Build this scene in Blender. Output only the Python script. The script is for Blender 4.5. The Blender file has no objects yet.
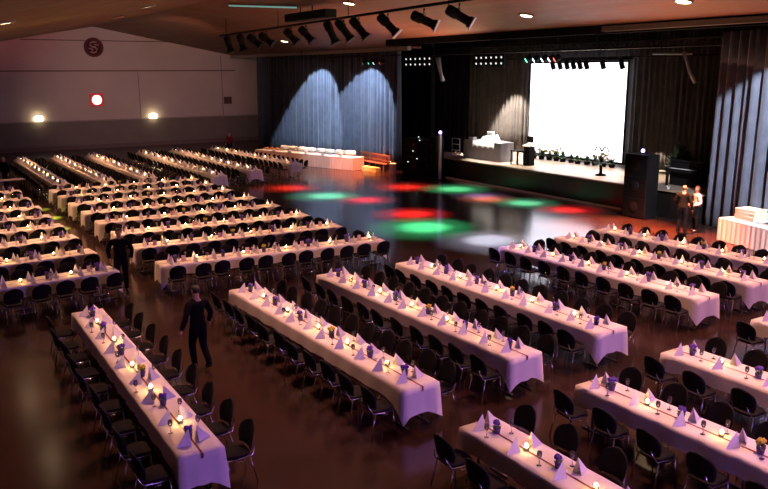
import bpy, math, random
from mathutils import Vector, Matrix
random.seed(7)
PI = math.pi
scene = bpy.context.scene
COL = scene.collection
ORD = ['first','second','third','fourth','fifth','sixth','seventh','eighth','ninth','tenth','eleventh','twelfth','thirteenth','fourteenth','fifteenth','sixteenth','seventeenth','eighteenth','nineteenth','twentieth','twenty-first','twenty-second','twenty-third','twenty-fourth']

# ------------------------------------------------------------------ camera
F_PX, YAW, PITCH, ROLL, CAMH = 773.27, math.radians(32.42), math.radians(12.54), math.radians(-0.24), 5.76
def cam_axes():
    cy, sy, cp, sp = math.cos(YAW), math.sin(YAW), math.cos(PITCH), math.sin(PITCH)
    f = Vector((sy*cp, cy*cp, -sp)); r = Vector((cy, -sy, 0)); u = r.cross(f)
    cr, sr = math.cos(ROLL), math.sin(ROLL)
    return f, cr*r+sr*u, -sr*r+cr*u
FW, RT, UP = cam_axes()
cam = bpy.data.cameras.new('camera'); camo = bpy.data.objects.new('camera', cam); COL.objects.link(camo)
m = Matrix((RT, UP, -FW)).transposed().to_4x4(); m.translation = (0, 0, CAMH)
camo.matrix_world = m
cam.sensor_width = 36; cam.lens = F_PX/768*36; cam.clip_end = 300
scene.camera = camo
def in_view(P, mx=30):
    v = Vector(P)-Vector((0, 0, CAMH)); d = v.dot(FW)
    if d < .5: return False
    x = 384+F_PX*v.dot(RT)/d; y = 244.5-F_PX*v.dot(UP)/d
    return -mx < x < 768+mx and -mx < y < 489+mx

# ------------------------------------------------------------------ materials
def mat(name, col, rough=.6, metal=0., var=.12, scale=8., bump=0., emit=None, es=0., spec=.5, sheen=0., alpha=None):
    mt = bpy.data.materials.new(name); mt.use_nodes = True
    nt = mt.node_tree; b = nt.nodes['Principled BSDF']
    b.inputs['Roughness'].default_value = rough; b.inputs['Metallic'].default_value = metal
    b.inputs['Specular IOR Level'].default_value = spec
    if sheen: b.inputs['Sheen Weight'].default_value = sheen
    tc = nt.nodes.new('ShaderNodeTexCoord'); nz = nt.nodes.new('ShaderNodeTexNoise'); nz.inputs['Scale'].default_value = scale
    nz.inputs['Detail'].default_value = 3
    nt.links.new(tc.outputs['Object'], nz.inputs['Vector'])
    rp = nt.nodes.new('ShaderNodeValToRGB')
    c = Vector(col)
    rp.color_ramp.elements[0].position = .3; rp.color_ramp.elements[1].position = .7
    rp.color_ramp.elements[0].color = (*(c*(1-var)), 1); rp.color_ramp.elements[1].color = (*[min(1, v) for v in c*(1+var)], 1)
    nt.links.new(nz.outputs['Fac'], rp.inputs['Fac']); nt.links.new(rp.outputs['Color'], b.inputs['Base Color'])
    if bump:
        bp = nt.nodes.new('ShaderNodeBump'); bp.inputs['Strength'].default_value = bump; bp.inputs['Distance'].default_value = .01
        nt.links.new(nz.outputs['Fac'], bp.inputs['Height']); nt.links.new(bp.outputs['Normal'], b.inputs['Normal'])
    if emit:
        b.inputs['Emission Color'].default_value = (*emit, 1); b.inputs['Emission Strength'].default_value = es
    return mt
def planks(name, c1, c2, rough, sx, sy, rot=0., spec=.5, bump=.05):
    mt = bpy.data.materials.new(name); mt.use_nodes = True; nt = mt.node_tree; b = nt.nodes['Principled BSDF']
    b.inputs['Roughness'].default_value = rough; b.inputs['Specular IOR Level'].default_value = spec
    tc = nt.nodes.new('ShaderNodeTexCoord'); mp = nt.nodes.new('ShaderNodeMapping'); mp.inputs['Rotation'].default_value = (0, 0, rot)
    br = nt.nodes.new('ShaderNodeTexBrick'); br.inputs['Scale'].default_value = 1
    br.inputs['Brick Width'].default_value = sx; br.inputs['Row Height'].default_value = sy
    br.inputs['Mortar Size'].default_value = .004; br.inputs['Mortar'].default_value = (*[v*.4 for v in c1], 1)
    br.inputs['Color1'].default_value = (*c1, 1); br.inputs['Color2'].default_value = (*c2, 1)
    nz = nt.nodes.new('ShaderNodeTexNoise'); nz.inputs['Scale'].default_value = .7; nz.inputs['Detail'].default_value = 5
    mx = nt.nodes.new('ShaderNodeMixRGB'); mx.blend_type = 'MULTIPLY'; mx.inputs['Fac'].default_value = .45
    nt.links.new(tc.outputs['Object'], mp.inputs['Vector']); nt.links.new(mp.outputs['Vector'], br.inputs['Vector'])
    nt.links.new(tc.outputs['Object'], nz.inputs['Vector'])
    nt.links.new(br.outputs['Color'], mx.inputs['Color1']); nt.links.new(nz.outputs['Color'], mx.inputs['Color2'])
    nt.links.new(mx.outputs['Color'], b.inputs['Base Color'])
    mr = nt.nodes.new('ShaderNodeMapRange'); mr.inputs['To Min'].default_value = rough*.8; mr.inputs['To Max'].default_value = rough*1.3
    nt.links.new(nz.outputs['Fac'], mr.inputs['Value']); nt.links.new(mr.outputs['Result'], b.inputs['Roughness'])
    return mt
def emis(name, col, s):
    mt = bpy.data.materials.new(name); mt.use_nodes = True; nt = mt.node_tree
    nt.nodes.remove(nt.nodes['Principled BSDF']); e = nt.nodes.new('ShaderNodeEmission')
    e.inputs['Color'].default_value = (*col, 1); e.inputs['Strength'].default_value = s
    nt.links.new(e.outputs[0], nt.nodes['Material Output'].inputs['Surface'])
    return mt
def glassy(name, col, fac=.75):
    mt = bpy.data.materials.new(name); mt.use_nodes = True; nt = mt.node_tree
    nt.nodes.remove(nt.nodes['Principled BSDF'])
    t = nt.nodes.new('ShaderNodeBsdfTransparent'); g = nt.nodes.new('ShaderNodeBsdfGlossy'); g.inputs['Roughness'].default_value = .08
    t.inputs['Color'].default_value = (*col, 1)
    mx = nt.nodes.new('ShaderNodeMixShader'); lw = nt.nodes.new('ShaderNodeLayerWeight'); lw.inputs['Blend'].default_value = .35
    mr = nt.nodes.new('ShaderNodeMapRange'); mr.inputs['To Min'].default_value = 1-fac-.15; mr.inputs['To Max'].default_value = .9
    nt.links.new(lw.outputs['Fresnel'], mr.inputs['Value']); nt.links.new(mr.outputs['Result'], mx.inputs['Fac'])
    nt.links.new(t.outputs[0], mx.inputs[1]); nt.links.new(g.outputs[0], mx.inputs[2])
    nt.links.new(mx.outputs[0], nt.nodes['Material Output'].inputs['Surface'])
    return mt
M = dict(
 floor=planks('parquet_floor', (.050,.025,.020), (.036,.018,.015), .17, 1.2, .12, .3, spec=.75),
 ceil=planks('ceiling_boards', (.28,.125,.072), (.23,.10,.056), .55, 3.5, .4, PI/2, spec=.25),
 wall=mat('wall_paint', (.50,.40,.37), .8, var=.05, scale=.6),
 wain=mat('wainscot', (.17,.135,.12), .7, var=.08, scale=.8),
 seam=mat('wall_seam', (.14,.09,.09), .8),
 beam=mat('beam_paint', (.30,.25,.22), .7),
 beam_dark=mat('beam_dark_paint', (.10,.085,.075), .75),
 black=mat('matte_black', (.007,.007,.008), .7, var=.2, spec=.12),
 blackgloss=mat('black_gloss', (.016,.012,.011), .25, var=.3, scale=2),
 stagefloor=planks('stage_boards', (.42,.33,.26), (.36,.27,.21), .4, 2.4, .15, PI/2),
 cloth=mat('table_linen', (.80,.78,.77), .85, var=.03, scale=3, sheen=.15),
 napkin=mat('napkin_linen', (.90,.88,.90), .8, var=.03, scale=20),
 chair=mat('chair_fabric', (.007,.0065,.008), .8, var=.25, scale=30, bump=.1, spec=.2),
 chrome=mat('chrome_tube', (.50,.50,.53), .22, 1., var=.06, scale=30),
 wood=mat('table_board', (.25,.15,.08), .5, var=.2),
 ribbon=mat('red_ribbon', (.20,.02,.025), .5, var=.1),
 purple=mat('purple_blossom', (.12,.055,.42), .7, var=.35, scale=60),
 yellow=mat('yellow_blossom', (.62,.50,.06), .7, var=.35, scale=60),
 leaf=mat('green_leaf', (.05,.13,.035), .6, var=.35, scale=30),
 pot=mat('violet_pot', (.10,.06,.26), .4, var=.1),
 wax=mat('candle_wax', (.85,.78,.6), .5, var=.05),
 flame=emis('candle_flame', (1.,.58,.20), 110.),
 cglass=glassy('candle_glass', (1., .96, .9), .7),
 glass=glassy('clear_glass', (.97,.97,.98), .8),
 card=mat('menu_card', (.80,.55,.48), .7, var=.05),
 curt_blue=mat('blue_velvet', (.060,.080,.135), .85, var=.2, scale=2, sheen=.3),
 curt_right=mat('grey_blue_velvet', (.085,.095,.135), .85, var=.2, scale=2, sheen=.3),
 curt_back=mat('charcoal_drape', (.050,.044,.042), .9, var=.2, scale=2, spec=.1),
 curt_black=mat('black_drape', (.006,.006,.007), .9, var=.2, scale=2, spec=.05),
 screen=emis('projection', (.93,.88,1.), 3.2),
 skirt=mat('pleated_skirt', (.74,.50,.46), .8, var=.05),
 white=mat('white_china', (.85,.84,.82), .3, var=.03),
 steel=mat('brushed_steel', (.6,.6,.6), .3, 1., var=.08),
 drape_grey=mat('grey_table_drape', (.22,.22,.24), .85, var=.08),
 skin=mat('skin', (.52,.30,.21), .55, var=.06, scale=12),
 hair=mat('dark_hair', (.008,.006,.005), .7, var=.3, scale=50),
 hairb=mat('brown_hair', (.10,.05,.025), .6, var=.3, scale=50),
 suit=mat('black_suit', (.006,.006,.008), .9, var=.2, scale=20, spec=.06),
 olive=mat('dark_olive_cloth', (.010,.010,.008), .9, var=.2, scale=20, spec=.06),
 shirt=mat('white_blouse', (.8,.74,.72), .75, var=.04, scale=20),
 redc=mat('red_blouse', (.30,.03,.03), .75, var=.1, scale=20),
 shoe=mat('shoe_leather', (.012,.01,.01), .35, var=.2),
 eye=mat('eye_white', (.7,.68,.65), .3, var=.02),
 darkred=mat('emblem_red', (.10,.016,.02), .6, var=.1),
 emblem=mat('emblem_pale', (.42,.28,.28), .6, var=.1),
 lampred=mat('red_sign_case', (.35,.02,.02), .5, var=.1, emit=(.9,.05,.04), es=.22),
 lampglow=emis('lamp_glow', (1., .70, .40), 13.),
 signglow=emis('sign_glow', (1., .62, .55), 5.),
 wallglow=emis('wall_lamp_glow', (1., .86, .50), 9.),
 bluelens=emis('violet_led', (.42, .32, 1.), 9.),
 whitelens=emis('white_lens', (1., .95, .9), .9),
 greenlens=emis('green_lens', (.15, 1., .55), 5.),
 cyanlens=emis('ice_blue_lens', (.5, .75, 1.), 10.),
 pinklens=emis('pink_lens', (1., .7, .85), 10.),
 redlens=emis('red_lens', (1., .12, .10), 3.),
 starlens=emis('tiny_led', (.8, .9, .85), 1.5),
 teal=emis('teal_tube', (.25, .5, .42), .6),
 flap=mat('pale_filter_frame', (.55,.52,.55), .5, var=.1),
 bench=mat('bench_wood', (.22,.07,.035), .45, var=.2),
 ybox=mat('yellow_box', (.75,.60,.22), .6, var=.1),
 foliage=mat('dark_foliage', (.02,.035,.015), .7, var=.5, scale=15),
 food=mat('orange_food', (.65,.28,.08), .6, var=.4, scale=25),
 boxcard=mat('cream_box', (.78,.68,.52), .8, var=.06),
 cable=mat('cable', (.35,.32,.22), .6),
)

# ------------------------------------------------------------------ mesh builder
class MB:
    def __init__(s): s.v, s.f, s.mi, s.sm = [], [], [], []
    def add(s, vs, fs, mi=0, smooth=False):
        o = len(s.v); s.v += [tuple(p) for p in vs]
        for f in fs: s.f.append([i+o for i in f]); s.mi.append(mi); s.sm.append(smooth)
    def box(s, lo, hi, mi=0, bev=0.):
        x0, y0, z0 = lo; x1, y1, z1 = hi
        if bev <= 0:
            s.add([(x0,y0,z0),(x1,y0,z0),(x1,y1,z0),(x0,y1,z0),(x0,y0,z1),(x1,y0,z1),(x1,y1,z1),(x0,y1,z1)],
              [(0,3,2,1),(4,5,6,7),(0,1,5,4),(1,2,6,5),(2,3,7,6),(3,0,4,7)], mi); return s
        b = bev; rings = []
        for z, d in ((z0, b), (z0+b, 0), (z1-b, 0), (z1, b)):
            k = b if d == 0 else b
            e = d
            rings.append([(x0+e+k*.0+ (b if d==0 else b), y0+e, z), (x1-e-b, y0+e, z), (x1-e, y0+e+b, z), (x1-e, y1-e-b, z), (x1-e-b, y1-e, z), (x0+e+b, y1-e, z), (x0+e, y1-e-b, z), (x0+e, y0+e+b, z)])
        vs = [p for r in rings for p in r]; fs = []
        for r in range(3):
            for i in range(8):
                j = (i+1) % 8; fs.append((r*8+i, r*8+j, r*8+8+j, r*8+8+i))
        fs.append(tuple(range(7, -1, -1))); fs.append(tuple(24+i for i in range(8)))
        s.add(vs, fs, mi); return s
    def tube(s, pts, r, n=6, mi=0, cap=True, taper=None):
        pts = [Vector(p) for p in pts]; vs = []; fs = []
        for i, p in enumerate(pts):
            d = (pts[min(i+1, len(pts)-1)]-pts[max(i-1, 0)]).normalized()
            a = d.cross(Vector((0, 0, 1)) if abs(d.z) < .9 else Vector((1, 0, 0))).normalized(); b = d.cross(a)
            rr = r if taper is None else taper[i]
            for k in range(n):
                t = 2*PI*k/n; vs.append(p+a*rr*math.cos(t)+b*rr*math.sin(t))
        for i in range(len(pts)-1):
            for k in range(n):
                j = (k+1) % n; fs.append((i*n+k, i*n+j, i*n+n+j, i*n+n+k))
        if cap: fs.append(tuple(range(n-1, -1, -1))); fs.append(tuple((len(pts)-1)*n+k for k in range(n)))
        s.add(vs, fs, mi, True); return s
    def lathe(s, prof, n=12, c=(0, 0, 0), mi=0, axis=None):
        vs = []; fs = []
        for r, z in prof:
            for k in range(n):
                t = 2*PI*k/n; vs.append(Vector((r*math.cos(t), r*math.sin(t), z)))
        if axis is not None:
            q = Vector((0, 0, 1)).rotation_difference(Vector(axis)); vs = [q @ v for v in vs]
        vs = [v+Vector(c) for v in vs]
        for i in range(len(prof)-1):
            for k in range(n):
                j = (k+1) % n; fs.append((i*n+k, i*n+j, i*n+n+j, i*n+n+k))
        fs.append(tuple(range(n-1, -1, -1))); fs.append(tuple((len(prof)-1)*n+k for k in range(n)))
        s.add(vs, fs, mi, True); return s
    def ball(s, c, r, n=8, mi=0, sc=(1, 1, 1), jit=0.):
        prof = []; vs = []; fs = []; m_ = max(4, n//2+1)
        for i in range(m_+1):
            a = -PI/2+PI*i/m_
            for k in range(n):
                t = 2*PI*k/n; q = 1+random.uniform(-jit, jit)
                vs.append((c[0]+r*sc[0]*q*math.cos(a)*math.cos(t), c[1]+r*sc[1]*q*math.cos(a)*math.sin(t), c[2]+r*sc[2]*q*math.sin(a)))
        for i in range(m_):
            for k in range(n):
                j = (k+1) % n; fs.append((i*n+k, i*n+j, i*n+n+j, i*n+n+k))
        s.add(vs, fs, mi, True); return s
    def xform(s, mt):
        s.v = [tuple(mt @ Vector(p)) for p in s.v]; return s
    def join(s, o, mt=None, mi=0):
        vs = o.v if mt is None else [tuple(mt @ Vector(p)) for p in o.v]
        n = len(s.v); s.v += vs
        for f in o.f: s.f.append([i+n for i in f])
        s.mi += [mi]*len(o.f); s.sm += o.sm; return s
    def mesh(s, name, mats):
        me = bpy.data.meshes.new(name); me.from_pydata(s.v, [], s.f)
        if not isinstance(mats, (list, tuple)): mats = [mats]
        for x in mats: me.materials.append(x)
        me.polygons.foreach_set('material_index', s.mi); me.polygons.foreach_set('use_smooth', s.sm)
        me.validate(); me.update(); return me
    def build(s, name, mats, parent=None, loc=None, label=None):
        o = bpy.data.objects.new(name, s.mesh(name, mats)); COL.objects.link(o)
        if parent: o.parent = parent
        if loc: o.location = loc
        if label: o['label'] = label
        return o
def tag(o, label, cat, group=None, kind=None):
    o['label'] = label; o['category'] = cat
    if group: o['group'] = group
    if kind: o['kind'] = kind
    return o
def thing(name, label, cat, loc=(0, 0, 0), rz=0., group=None):
    o = bpy.data.objects.new(name, None); o.empty_display_size = .1; COL.objects.link(o)
    o.location = loc; o.rotation_euler = (0, 0, rz)
    return tag(o, label, cat, group)
KIDS = {}
def kids(o):
    return KIDS.setdefault(o.name, list(o.children))
def dup(root, loc, rz, label, group=None, scale=None):
    r = root.copy(); COL.objects.link(r); r.location = loc; r.rotation_euler = (0, 0, rz); r['label'] = label
    if group: r['group'] = group
    if scale: r.scale = (scale,)*3
    for ch in kids(root):
        c = ch.copy(); COL.objects.link(c); c.parent = r
        for g in kids(ch):
            d = g.copy(); COL.objects.link(d); d.parent = c
    return r
def struct(o): o['kind'] = 'structure'; return o

# ------------------------------------------------------------------ the room
RX, RZ, SL = 14.2, 9.3, .185
def cz(x): return RZ-SL*abs(x-RX)
YB, YE, XS = 64., -9., -3.2
b = MB(); b.box((XS-.3, YE-.3, -.25), (33, YB+.3, 0)); struct(b.build('floor', M['floor']))
b = MB()
def slab(x0, x1, y0, y1, th=.25):
    za, zb = cz(x0), cz(x1)
    b.add([(x0,y0,za),(x1,y0,zb),(x1,y1,zb),(x0,y1,za),(x0,y0,za+th),(x1,y0,zb+th),(x1,y1,zb+th),(x0,y1,za+th)],
          [(0,1,2,3)[::-1],(4,5,6,7),(0,1,5,4),(1,2,6,5),(2,3,7,6),(3,0,4,7)])
slab(XS-.3, RX, YE-.3, YB+.3); slab(RX, 23.8, YE-.3, YB+.3); slab(23.8, 26.2, 37.2, YB+.3)
struct(b.build('ceiling', M['ceil']))
b = MB()
top = [(XS-.3, cz(XS-.3)), (RX, RZ), (33, cz(33))]
vs = [(XS-.3, YB, 0), (33, YB, 0), (33, YB, cz(33)), (RX, YB, RZ), (XS-.3, YB, cz(XS-.3))]
vs += [(x, y+.3, z) for x, y, z in vs]
b.add(vs, [(0,1,2,3,4),(9,8,7,6,5),(0,5,6,1),(1,6,7,2),(2,7,8,3),(3,8,9,4),(4,9,5,0)])
struct(b.build('wall_left', M['wall']))
b = MB(); b.box((XS, YB-.06, 0), (27.6, YB, 2.15)); struct(b.build('trim_1', M['wain']))
b = MB(); b.box((XS, YB-.03, 5.93), (25.6, YB, 6.02)); struct(b.build('trim_2', M['seam']))
b = MB(); b.box((XS, YB-.08, 2.15), (27.6, YB, 2.24)); struct(b.build('trim_3', M['beam']))
b = MB(); b.box((XS, YB-.09, 0), (27.6, YB-.06, .32)); struct(b.build('baseboard_left', M['seam']))
for i, (x, z0, z1) in enumerate(((17.4, 2.24, 5.9), (24.4, 2.24, 7.2))):
    b = MB(); b.box((x-.02, YB-.015, z0), (x+.02, YB, z1)); struct(b.build('trim_%d' % (4+i), M['seam']))
b = MB(); b.box((9.0, YB-.03, cz(9)-.12), (20, YB, cz(9)-.05)); struct(b.build('trim_6', M['seam']))
b = MB(); b.box((XS-.3, YE-.3, 0), (XS, YB+.3, 7)); struct(b.build('wall_side', M['wall']))
b = MB(); b.box((XS-.3, YE-.3, 0), (33, YE, 9.6)); struct(b.build('wall_back', M['wall']))
b = MB(); b.box((27.7, 38.3, 0), (28.0, YB, 8.2)); b.box((26.9, YE, 0), (27.2, 18.0, 8.2))
struct(b.build('wall_right', M['curt_black']))
b = MB(); b.box((32, YE, 0), (32.3, YB, 8.6)); struct(b.build('wall_stage', M['curt_black']))
b = MB(); b.box((23.8, YE, 8.35), (32.3, 37.2, 8.6)); b.box((26.2, 37.2, 8.35), (32.3, YB, 8.6)); struct(b.build('ceiling_stage', M['curt_black']))
# edge beams of the ceiling
b = MB(); b.box((25.25, 37.2, 6.98), (25.5, YB, 7.2)); struct(b.build('trim_8', M['beam']))
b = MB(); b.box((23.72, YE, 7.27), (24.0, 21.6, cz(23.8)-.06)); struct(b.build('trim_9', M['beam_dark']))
b = MB(); b.box((23.8, 22.0, 7.2), (24.0, 37.2, 8.3)); b.box((24.0, YE, 7.2), (24.2, 22.0, 8.3)); b.box((24.0, 37.2, 7.2), (26.2, 37.4, 8.3)); struct(b.build('trim_10', M['curt_black']))

# ------------------------------------------------------------------ stage
SX0, SX1, SY0, SY1, SZ = 26.0, 31.95, 18.2, 38.0, 1.12
st = thing('stage', 'raised black-fronted stage with pale board floor below the big screen', 'stage', (0, 0, 0))
b = MB(); b.box((SX0+.02, SY0, 0), (SX0+.12, SY1, SZ-.06)); b.box((SX0+.1, SY1-.1, 0), (SX1, SY1, SZ-.06)); b.build('front_panel', M['blackgloss'], st)
b = MB(); b.box((SX0-.04, SY0, SZ-.06), (SX1, SY1, SZ)); b.build('stage_deck', M['stagefloor'], st)
b = MB(); b.box((SX0-.08, 22.0, 0), (SX0+.02, 34.4, .07)); b.build('kick_strip', M['white'], st)

def curtain(name, label, p0, p1, z0, z1, mt, pitch=.28, depth=.09, seed=1, group=None):
    rnd = random.Random(seed); p0, p1 = Vector(p0), Vector(p1); L = (p1-p0).length; d = (p1-p0)/L; nrm = Vector((-d.y, d.x))
    n = int(L/pitch*8); vs = []; fs = []; rows = 6; ph = 0; prof = []; amp = depth
    for i in range(n+1):
        if i % 8 == 0: amp = depth*rnd.uniform(.5, 1.25); sp = rnd.uniform(.8, 1.25)
        ph += 2*PI/8*sp; sn = math.sin(ph); prof.append(amp*(math.copysign(abs(sn)**.7, sn)+.3*math.sin(2.3*ph)))
    for r in range(rows+1):
        z = z0+(z1-z0)*r/rows; k = 1.0-.35*r/rows
        for i in range(n+1):
            q = p0+d*(L*i/n)+nrm*prof[i]*k; vs.append((q.x, q.y, z))
    for r in range(rows):
        for i in range(n):
            a = r*(n+1)+i; fs.append((a, a+1, a+n+2, a+n+1))
    m_ = len(vs); vs += [(x+nrm.x*.02, y+nrm.y*.02, z) for x, y, z in vs]
    fs += [tuple(reversed([i+m_ for i in f])) for f in list(fs)]
    for i in range(n): fs.append((i, i+m_, i+1+m_, i+1)); a = rows*(n+1)+i; fs.append((a, a+1, a+1+m_, a+m_))
    b = MB(); b.add(vs, fs, 0, True); o = b.build(name, mt)
    return tag(o, label, 'curtain', group)
curtain('pleated_curtain', 'tall dark blue curtain lit in two pale arches behind the long buffet', (25.6, 59.2), (25.6, 38.4), .02, 6.96, M["curt_blue"], .48, .30, 3)
curtain('pleated_curtain', 'tall blue curtain at the right edge behind the skirted buffet table', (26.25, 18.1), (24.4, 11.6), .02, 7.15, M['curt_right'], .50, .25, 5)
curtain('backdrop_curtain', 'charcoal backdrop curtain behind desk and screen across rear of stage', (31.2, 40.0), (31.2, 18.4), SZ+.02, 7.9, M['curt_back'], .32, .10, 9)
curtain('wing_curtain', 'black wing curtain in the dark gap left of the stage', (27.8, 37.9), (28.3, 35.4), SZ+.02, 7.9, M['curt_black'], .4, .08, 11)
curtain('wing_curtain', 'black wing curtain at far right of stage behind piano', (28.2, 18.35), (30.6, 18.3), SZ+.02, 7.9, M['curt_black'], .4, .06, 13)

# screen
sc = thing('projection_screen', 'large bright white projection screen at rear of stage', 'screen', (30.75, 29.6, 0))
b = MB(); b.box((-.02, -3.4, 1.32), (.02, 3.36, 6.2)); b.build('screen_surface', M['screen'], sc)
b = MB(); b.box((-.03, -3.5, 1.2), (.03, -3.4, 6.3)); b.box((-.03, 3.36, 1.2), (.03, 3.46, 6.3)); b.box((-.03, -3.4, 1.2), (.03, 3.36, 1.32)); b.box((-.03, -3.4, 6.2), (.03, 3.36, 6.3))
b.build('screen_border', M['black'], sc)
b = MB(); b.tube([(.06, -3.6, 6.4), (.06, 3.6, 6.4)], .08, 8); b.tube([(.06, -2.6, 6.4), (.06, -2.6, 8.4)], .015, 4); b.tube([(.06, 2.6, 6.4), (.06, 2.6, 8.4)], .015, 4); b.build('hanging_bar', M['black'], sc)

# ------------------------------------------------------------------ tables
def cloth_mb(L, W, side=.27, end=.46, corner=.60, z=.75, seed=0, skirt_in=None):
    rnd = random.Random(seed); b = MB(); ds = .14 if L < 9 else .35
    nx = max(4, int(L/ds)); ny = 6; vs = []; fs = []
    for i in range(nx+1):
        for j in range(ny+1):
            vs.append((-L/2+L*i/nx, -W/2+W*j/ny, z+.0015*math.sin(i*1.3+j*2.1)))
    for i in range(nx):
        for j in range(ny):
            a = i*(ny+1)+j; fs.append((a, a+ny+1, a+ny+2, a+1))
    per = [(i, 0) for i in range(nx)]+[(nx, j) for j in range(ny)]+[(i, ny) for i in range(nx, 0, -1)]+[(0, j) for j in range(ny, 0, -1)]
    idx = [i*(ny+1)+j for i, j in per]; N = len(per); R = 5; ring0 = idx
    phs = [rnd.uniform(0, 6.28) for _ in range(4)]
    for r in range(1, R+1):
        t = r/R; ring = []
        for k, (i, j) in enumerate(per):
            x, y, _ = vs[i*(ny+1)+j]; cx = L/2-abs(x); cyy = W/2-abs(y)
            onx = i in (0, nx); ony = j in (0, ny)
            ox = (1 if x > 0 else -1) if onx else 0; oy = (1 if y > 0 else -1) if ony else 0
            if onx and ony: dr = corner; w = .05; ox *= .8; oy *= .8
            elif onx: dr = end+(corner-end)*max(0, 1-cyy/(W*.3))**1.5; w = .022*math.sin(y*17+phs[0])+.02
            else:
                dr = side+(corner-side)*max(0, 1-cx/.34)**1.3; w = .012*math.sin(x*9+phs[1])+.010*math.sin(x*23+phs[2])+.02
                if cx < .35: w += .03*(1-cx/.35)*math.sin(x*30)
            if onx or True: dr *= 1+.03*math.sin(k*.9+phs[3])
            vs.append((x+ox*w*t**.8, y+oy*w*t**.8, z-dr*t-(.004 if r == 1 else 0))); ring.append(len(vs)-1)
        for k in range(N):
            q = (k+1) % N; fs.append((ring0[q], ring0[k], ring[k], ring[q]))
        ring0 = ring
    b.add(vs, fs, 0, True); return b
def table_parts(root, L, W):
    b = MB(); b.box((-L/2+.03, -W/2+.03, .705), (L/2-.03, W/2-.03, .738)); b.build('tabletop', M['wood'], root)
    n = max(2, round(L/2.3)+1)
    for k in range(n):
        x = -L/2+.28+(L-.56)*k/(n-1)
        for s in (-1, 1):
            b = MB(); b.tube([(x, s*(W/2-.14), .71), (x, s*(W/2-.14), .03)], .018, 6); b.tube([(x-.2, s*(W/2-.14), .02), (x+.2, s*(W/2-.14), .02)], .018, 6)
            b.build('leg', M['chrome'], root)
PLACED = []
def free(q, r):
    return all((q.x-a)**2+(q.y-c)**2 > (r+d)**2 for a, c, d in PLACED)
SEATS = []      # (pos, rz, rowname, sidename, index, family)
TABLES = []
seedc = 0
def long_table(p_near, p_far, W, desc, group, nseat=None, spacing=None, sides=('',''), perp_first=None, fam='R', seat_off=.27, first=.34, deco=True):
    """p_near/p_far: ends of the table's centre line."""
    global seedc
    seedc += 1
    a, c = Vector(p_near), Vector(p_far); d = (c-a); L = d.length; d = d/L; mid = (a+c)/2; rz = math.atan2(d.y, d.x)
    t = thing('banquet_table', 'long trestle table hidden under white cloth, '+desc, 'table', (mid.x, mid.y, 0), rz, 'banquet tables')
    table_parts(t, L, W)
    cl = cloth_mb(L, W, side=.15 if fam == 'F' else .27, seed=seedc).build('tablecloth', M['cloth'], None, (mid.x, mid.y, 0)); cl.rotation_euler = (0, 0, rz)
    tag(cl, 'white tablecloth draped over '+desc, 'tablecloth', 'white tablecloths')
    b = MB(); b.box((-L/2-.002, -.013, .7535), (L/2-.05, .013, .756)); b.box((-L/2-.026, -.013, .68), (-L/2-.022, .013, .756)); b.box((-L/2-.026, -.013, .7535), (-L/2, .013, .756))
    rb = b.build('table_ribbon', M['ribbon'], None, (mid.x, mid.y, 0)); rb.rotation_euler = (0, 0, rz)
    tag(rb, 'thin dark red ribbon along the middle of '+desc, 'ribbon', 'red table ribbons')
    nrm = Vector((-d.y, d.x))
    sp = spacing or (L-2*first)/(nseat-1); n = nseat or int((L-2*first)/sp)+1
    for s, sn in ((1, sides[0]), (-1, sides[1])):
        for k in range(n):
            dist = first+k*sp+random.uniform(-.04, .04)
            q = a+d*dist+nrm*s*(W/2+seat_off+random.uniform(-.02, .05))
            ang = math.atan2((-nrm*s).y, (-nrm*s).x)-PI/2+random.uniform(-.07, .07)
            SEATS.append(dict(pos=(q.x, q.y, 0), rz=ang, desc=desc, side=sn, k=k, n=n, fam=fam, inw=-nrm*s, W=W, dist=dist, along=d))
    TABLES.append(dict(a=a, d=d, L=L, W=W, desc=desc, fam=fam, n=nrm))
SIDE_R = ('hall side', 'stage side')
# lengthwise rows (right block), near end first
R = [((2.74,9.43),(2.85,17.0),.64,9), ((6.5,9.66),(6.35,16.85),.72,11), ((8.87,9.77),(8.73,16.95),.76,11), ((11.22,9.88),(11.1,16.9),.84,11),
     ((14.88,10.3),(14.68,16.85),.80,10), ((17.0,10.37),(17.0,16.95),.76,10), ((19.15,10.5),(18.95,17.1),.72,10)]
for i, (n_, f_, W, ns) in enumerate(R):
    long_table((n_[0]+W/2, n_[1]), (f_[0]+W/2, f_[1]), W, '%s lengthwise table from left' % ORD[i], None, nseat=ns, sides=SIDE_R, fam='R')
RB = [((6.45,8.15),.66), ((9.0,8.34),.66), ((11.4,8.55),.74), ((14.55,8.8),.76)]
RBN = ['bottom-centre foreground table', 'lower-right foreground table', 'right-edge foreground table', 'cut-off table at right edge']
for i, ((x, y), W) in enumerate(RB):
    long_table((x+W/2, y), (x+W/2, 2.9), W, RBN[i], None, nseat=7, sides=SIDE_R[::-1], fam='RB', first=.22)
LY = [(19.95,19.5),(22.5,22.1),(24.85,24.5),(27.1,26.95),(29.35,29.2),(31.65,31.75),(33.85,33.95),(35.9,36.0)]
for i, (ya, yb) in enumerate(LY):
    W = .74
    long_table((5.7, ya+W/2), (12.45, yb+W/2), W, '%s middle crosswise table from front' % ORD[i], None, nseat=11, sides=('far side','near side'), fam='L')
MY = [(19.45,20.15),(21.95,22.65),(24.4,25.1),(26.85,27.3),(29.25,29.35),(31.6,31.6),(34.1,34.2),(36.6,36.7)]
for i, (ya, yb) in enumerate(MY):
    W = .74
    long_table((4.6, yb+W/2), (-1.9, ya+W/2), W, '%s far-left crosswise table from front' % ORD[i], None, nseat=11, sides=('near side','far side'), fam='M')
FX = [(6.85,6.85),(8.9,8.9),(10.95,10.95),(14.1,14.1),(16.45,16.25),(19.6,18.9)]
FYN = [37.9,37.9,37.9,36.9,37.9,39.5]
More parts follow.
